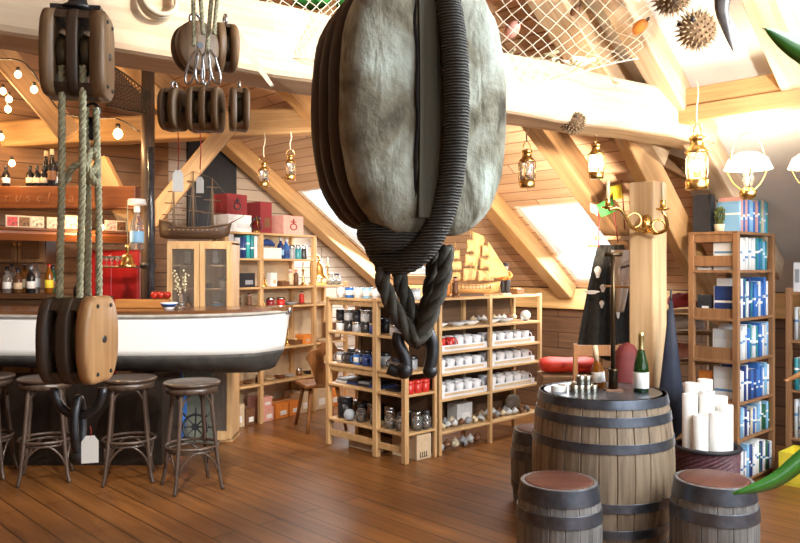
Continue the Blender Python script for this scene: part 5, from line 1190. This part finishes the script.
# shelf boards with floats over the beam
lo=thing('loft_plank','orange plank lying above the tie beam behind the left net','plank',P(292,26,4.35)); lo.rotation_euler=(0,.18,.5)
obj('board',G().box((0,0,0),(.75,.16,.10)),wood('orange_plank',(.55,.24,.07),(.75,.40,.14),0,.5),lo,.006)
for i,(px,py,c,r_,l) in enumerate(((312,8,'green','cloth','green crumpled cloth in the left net'),(352,16,'green','cloth','green crumpled cloth near the huge block'),(247,10,'dark red','f','dark red fishing float in the left net'),(262,8,'brown','f','brown fishing float in the left net'),(228,16,'brown','f','brown fishing float beside the snap hooks'),(510,28,'pink','f','pinkish float at the left end of the right net'),(575,36,'brown','f','small brown float on the right rafter net'))):
    if r_=='cloth': item(cloth_pile,(c,),P(px,py,4.6),i,l,'cloth',None,(.9,.9,1.2))
def buoy(c):
    t=thing('fishing_float','f','float'); obj('body',G().ball((0,0,0),.05,16,10,(.8,.8,1.2)),cm(c,.5),t); obj('eyelet',G().ring((0,0,.068),.012,.004,(1,0,0),14),IRON,t); return t
for px,py,Y,c,l,s_ in ((247,12,3.75,'dark red','dark red fishing float in the left net',1),(263,8,3.8,'brown','brown fishing float in the left net',1),(233,22,3.5,'brown','brown fishing float beside the snap hooks',.8),(512,30,4.4,'pink','pinkish float at the left end of the right net',1),(640,27,4.15,'orange','round orange float hanging on the right net cord',.85),(575,11,4.35,'brown','small brown float on the right net',.6)):
    item(buoy,(c,),P(px,py,Y),.4,l,'float',None,(s_,s_,s_),(1.0,.4))
def puffer():
    t=thing('pufferfish','p','pufferfish'); rd=random.Random(4)
    obj('body',G().ball((0,0,0),.085,22,14,(1.1,1,1)),mat('dried_puffer_skin',(.15,.09,.045),.8,0,.5,30,.4),t)
    g=G()
    for i in range(150):
        z=1-2*(i+.5)/150; a=i*2.39996; q=Vector((math.sqrt(1-z*z)*math.cos(a)*1.1,math.sqrt(1-z*z)*math.sin(a),z)); g.tube([q*.083,q*.112],[.006,.0008],5)
    obj('spines',g,mat('puffer_spines',(.34,.25,.15),.7),t); obj('tail',G().loft([[(.09+.01*k,.004*s_,z*(1+.35*k)) for s_,z in ((-1,-.02),(-1,.02),(1,.02),(1,-.02))] for k in range(4)],sm=False),MATS['dried_puffer_skin'],t)
    for s_ in (-1,1): obj('eye',G().ball((-.075,s_*.05,.03),.014,10,6),BLACK,t)
    return t
item(puffer,(),P(697,30,4.05),.4,'spiky dried pufferfish hanging at the upper right before the white ceiling','pufferfish',None,(1,1,1.08))
item(puffer,(),P(672,-4,4.0),1.4,'spiky dried pufferfish cut off by the top edge','pufferfish',None,(1.1,1,1))
item(puffer,(),P(573,122,4.55),2.2,'small pale pufferfish stuck on the side of the large beam','pufferfish',None,(.72,.72,.72))
o=obj('animal_horn',G().tube(smooth([P(724,-12,3.6),P(722,8,3.6),P(726,28,3.58),P(734,54,3.56)],8),[.034,.036,.038,.038,.037,.036,.035,.034,.033,.032,.03,.029,.028,.026,.024,.022,.02,.018,.016,.014,.012,.009,.006,.003,.001],12),mat('dark_horn',(.05,.05,.055),.25,0,.5,10)); tag(o,'dark curved horn hanging at the upper right','horn')
g=G(); g.loft([[P(222+50*u-w,14+72*u+w*.5,3.16-.06*u)+Vector((0,dy,0)) for w,dy in ((6*(1-u*.75),-.012),(-6*(1-u*.75),-.012),(-6*(1-u*.75),.012),(6*(1-u*.75),.012))] for u in [i/8 for i in range(9)]],sm=False)
o=obj('wooden_bill',g,mat('bleached_wood',(.82,.76,.66),.7,0,.15,14)); tag(o,'pale pointed bill hanging diagonally in front of the tie beam','bill')
g=G(); 
for k in range(3): g.ring(onbeam(.165,.06,.17+.012*k),.075-.004*k,.010,(.5,-.85,.1+.1*k),30)
o=obj('rope_coil',g,mat('pale_cord',(0,0,0))); tag(o,'coil of pale rope hanging on the tie beam beside the upper left block','rope')
r=random.Random(9); g=G()
for k in range(26):
    x=r.uniform(512,592); q=P(x,r.uniform(58,84),r.uniform(4.66,4.8)); pts=[q]
    for j in range(4): pts.append(pts[-1]+Vector((r.uniform(-.06,.08),r.uniform(-.03,.03),r.uniform(-.035,.035))))
    g.tube(smooth(pts,4),r.uniform(.006,.013),6)
o=obj('dried_seaweed',g,mat('pale_dry_weed',(.62,.58,.38),.9,0,.5,20)); tag(o,'tangle of pale dried seaweed and cord on the large beam','seaweed'); o['kind']='stuff'
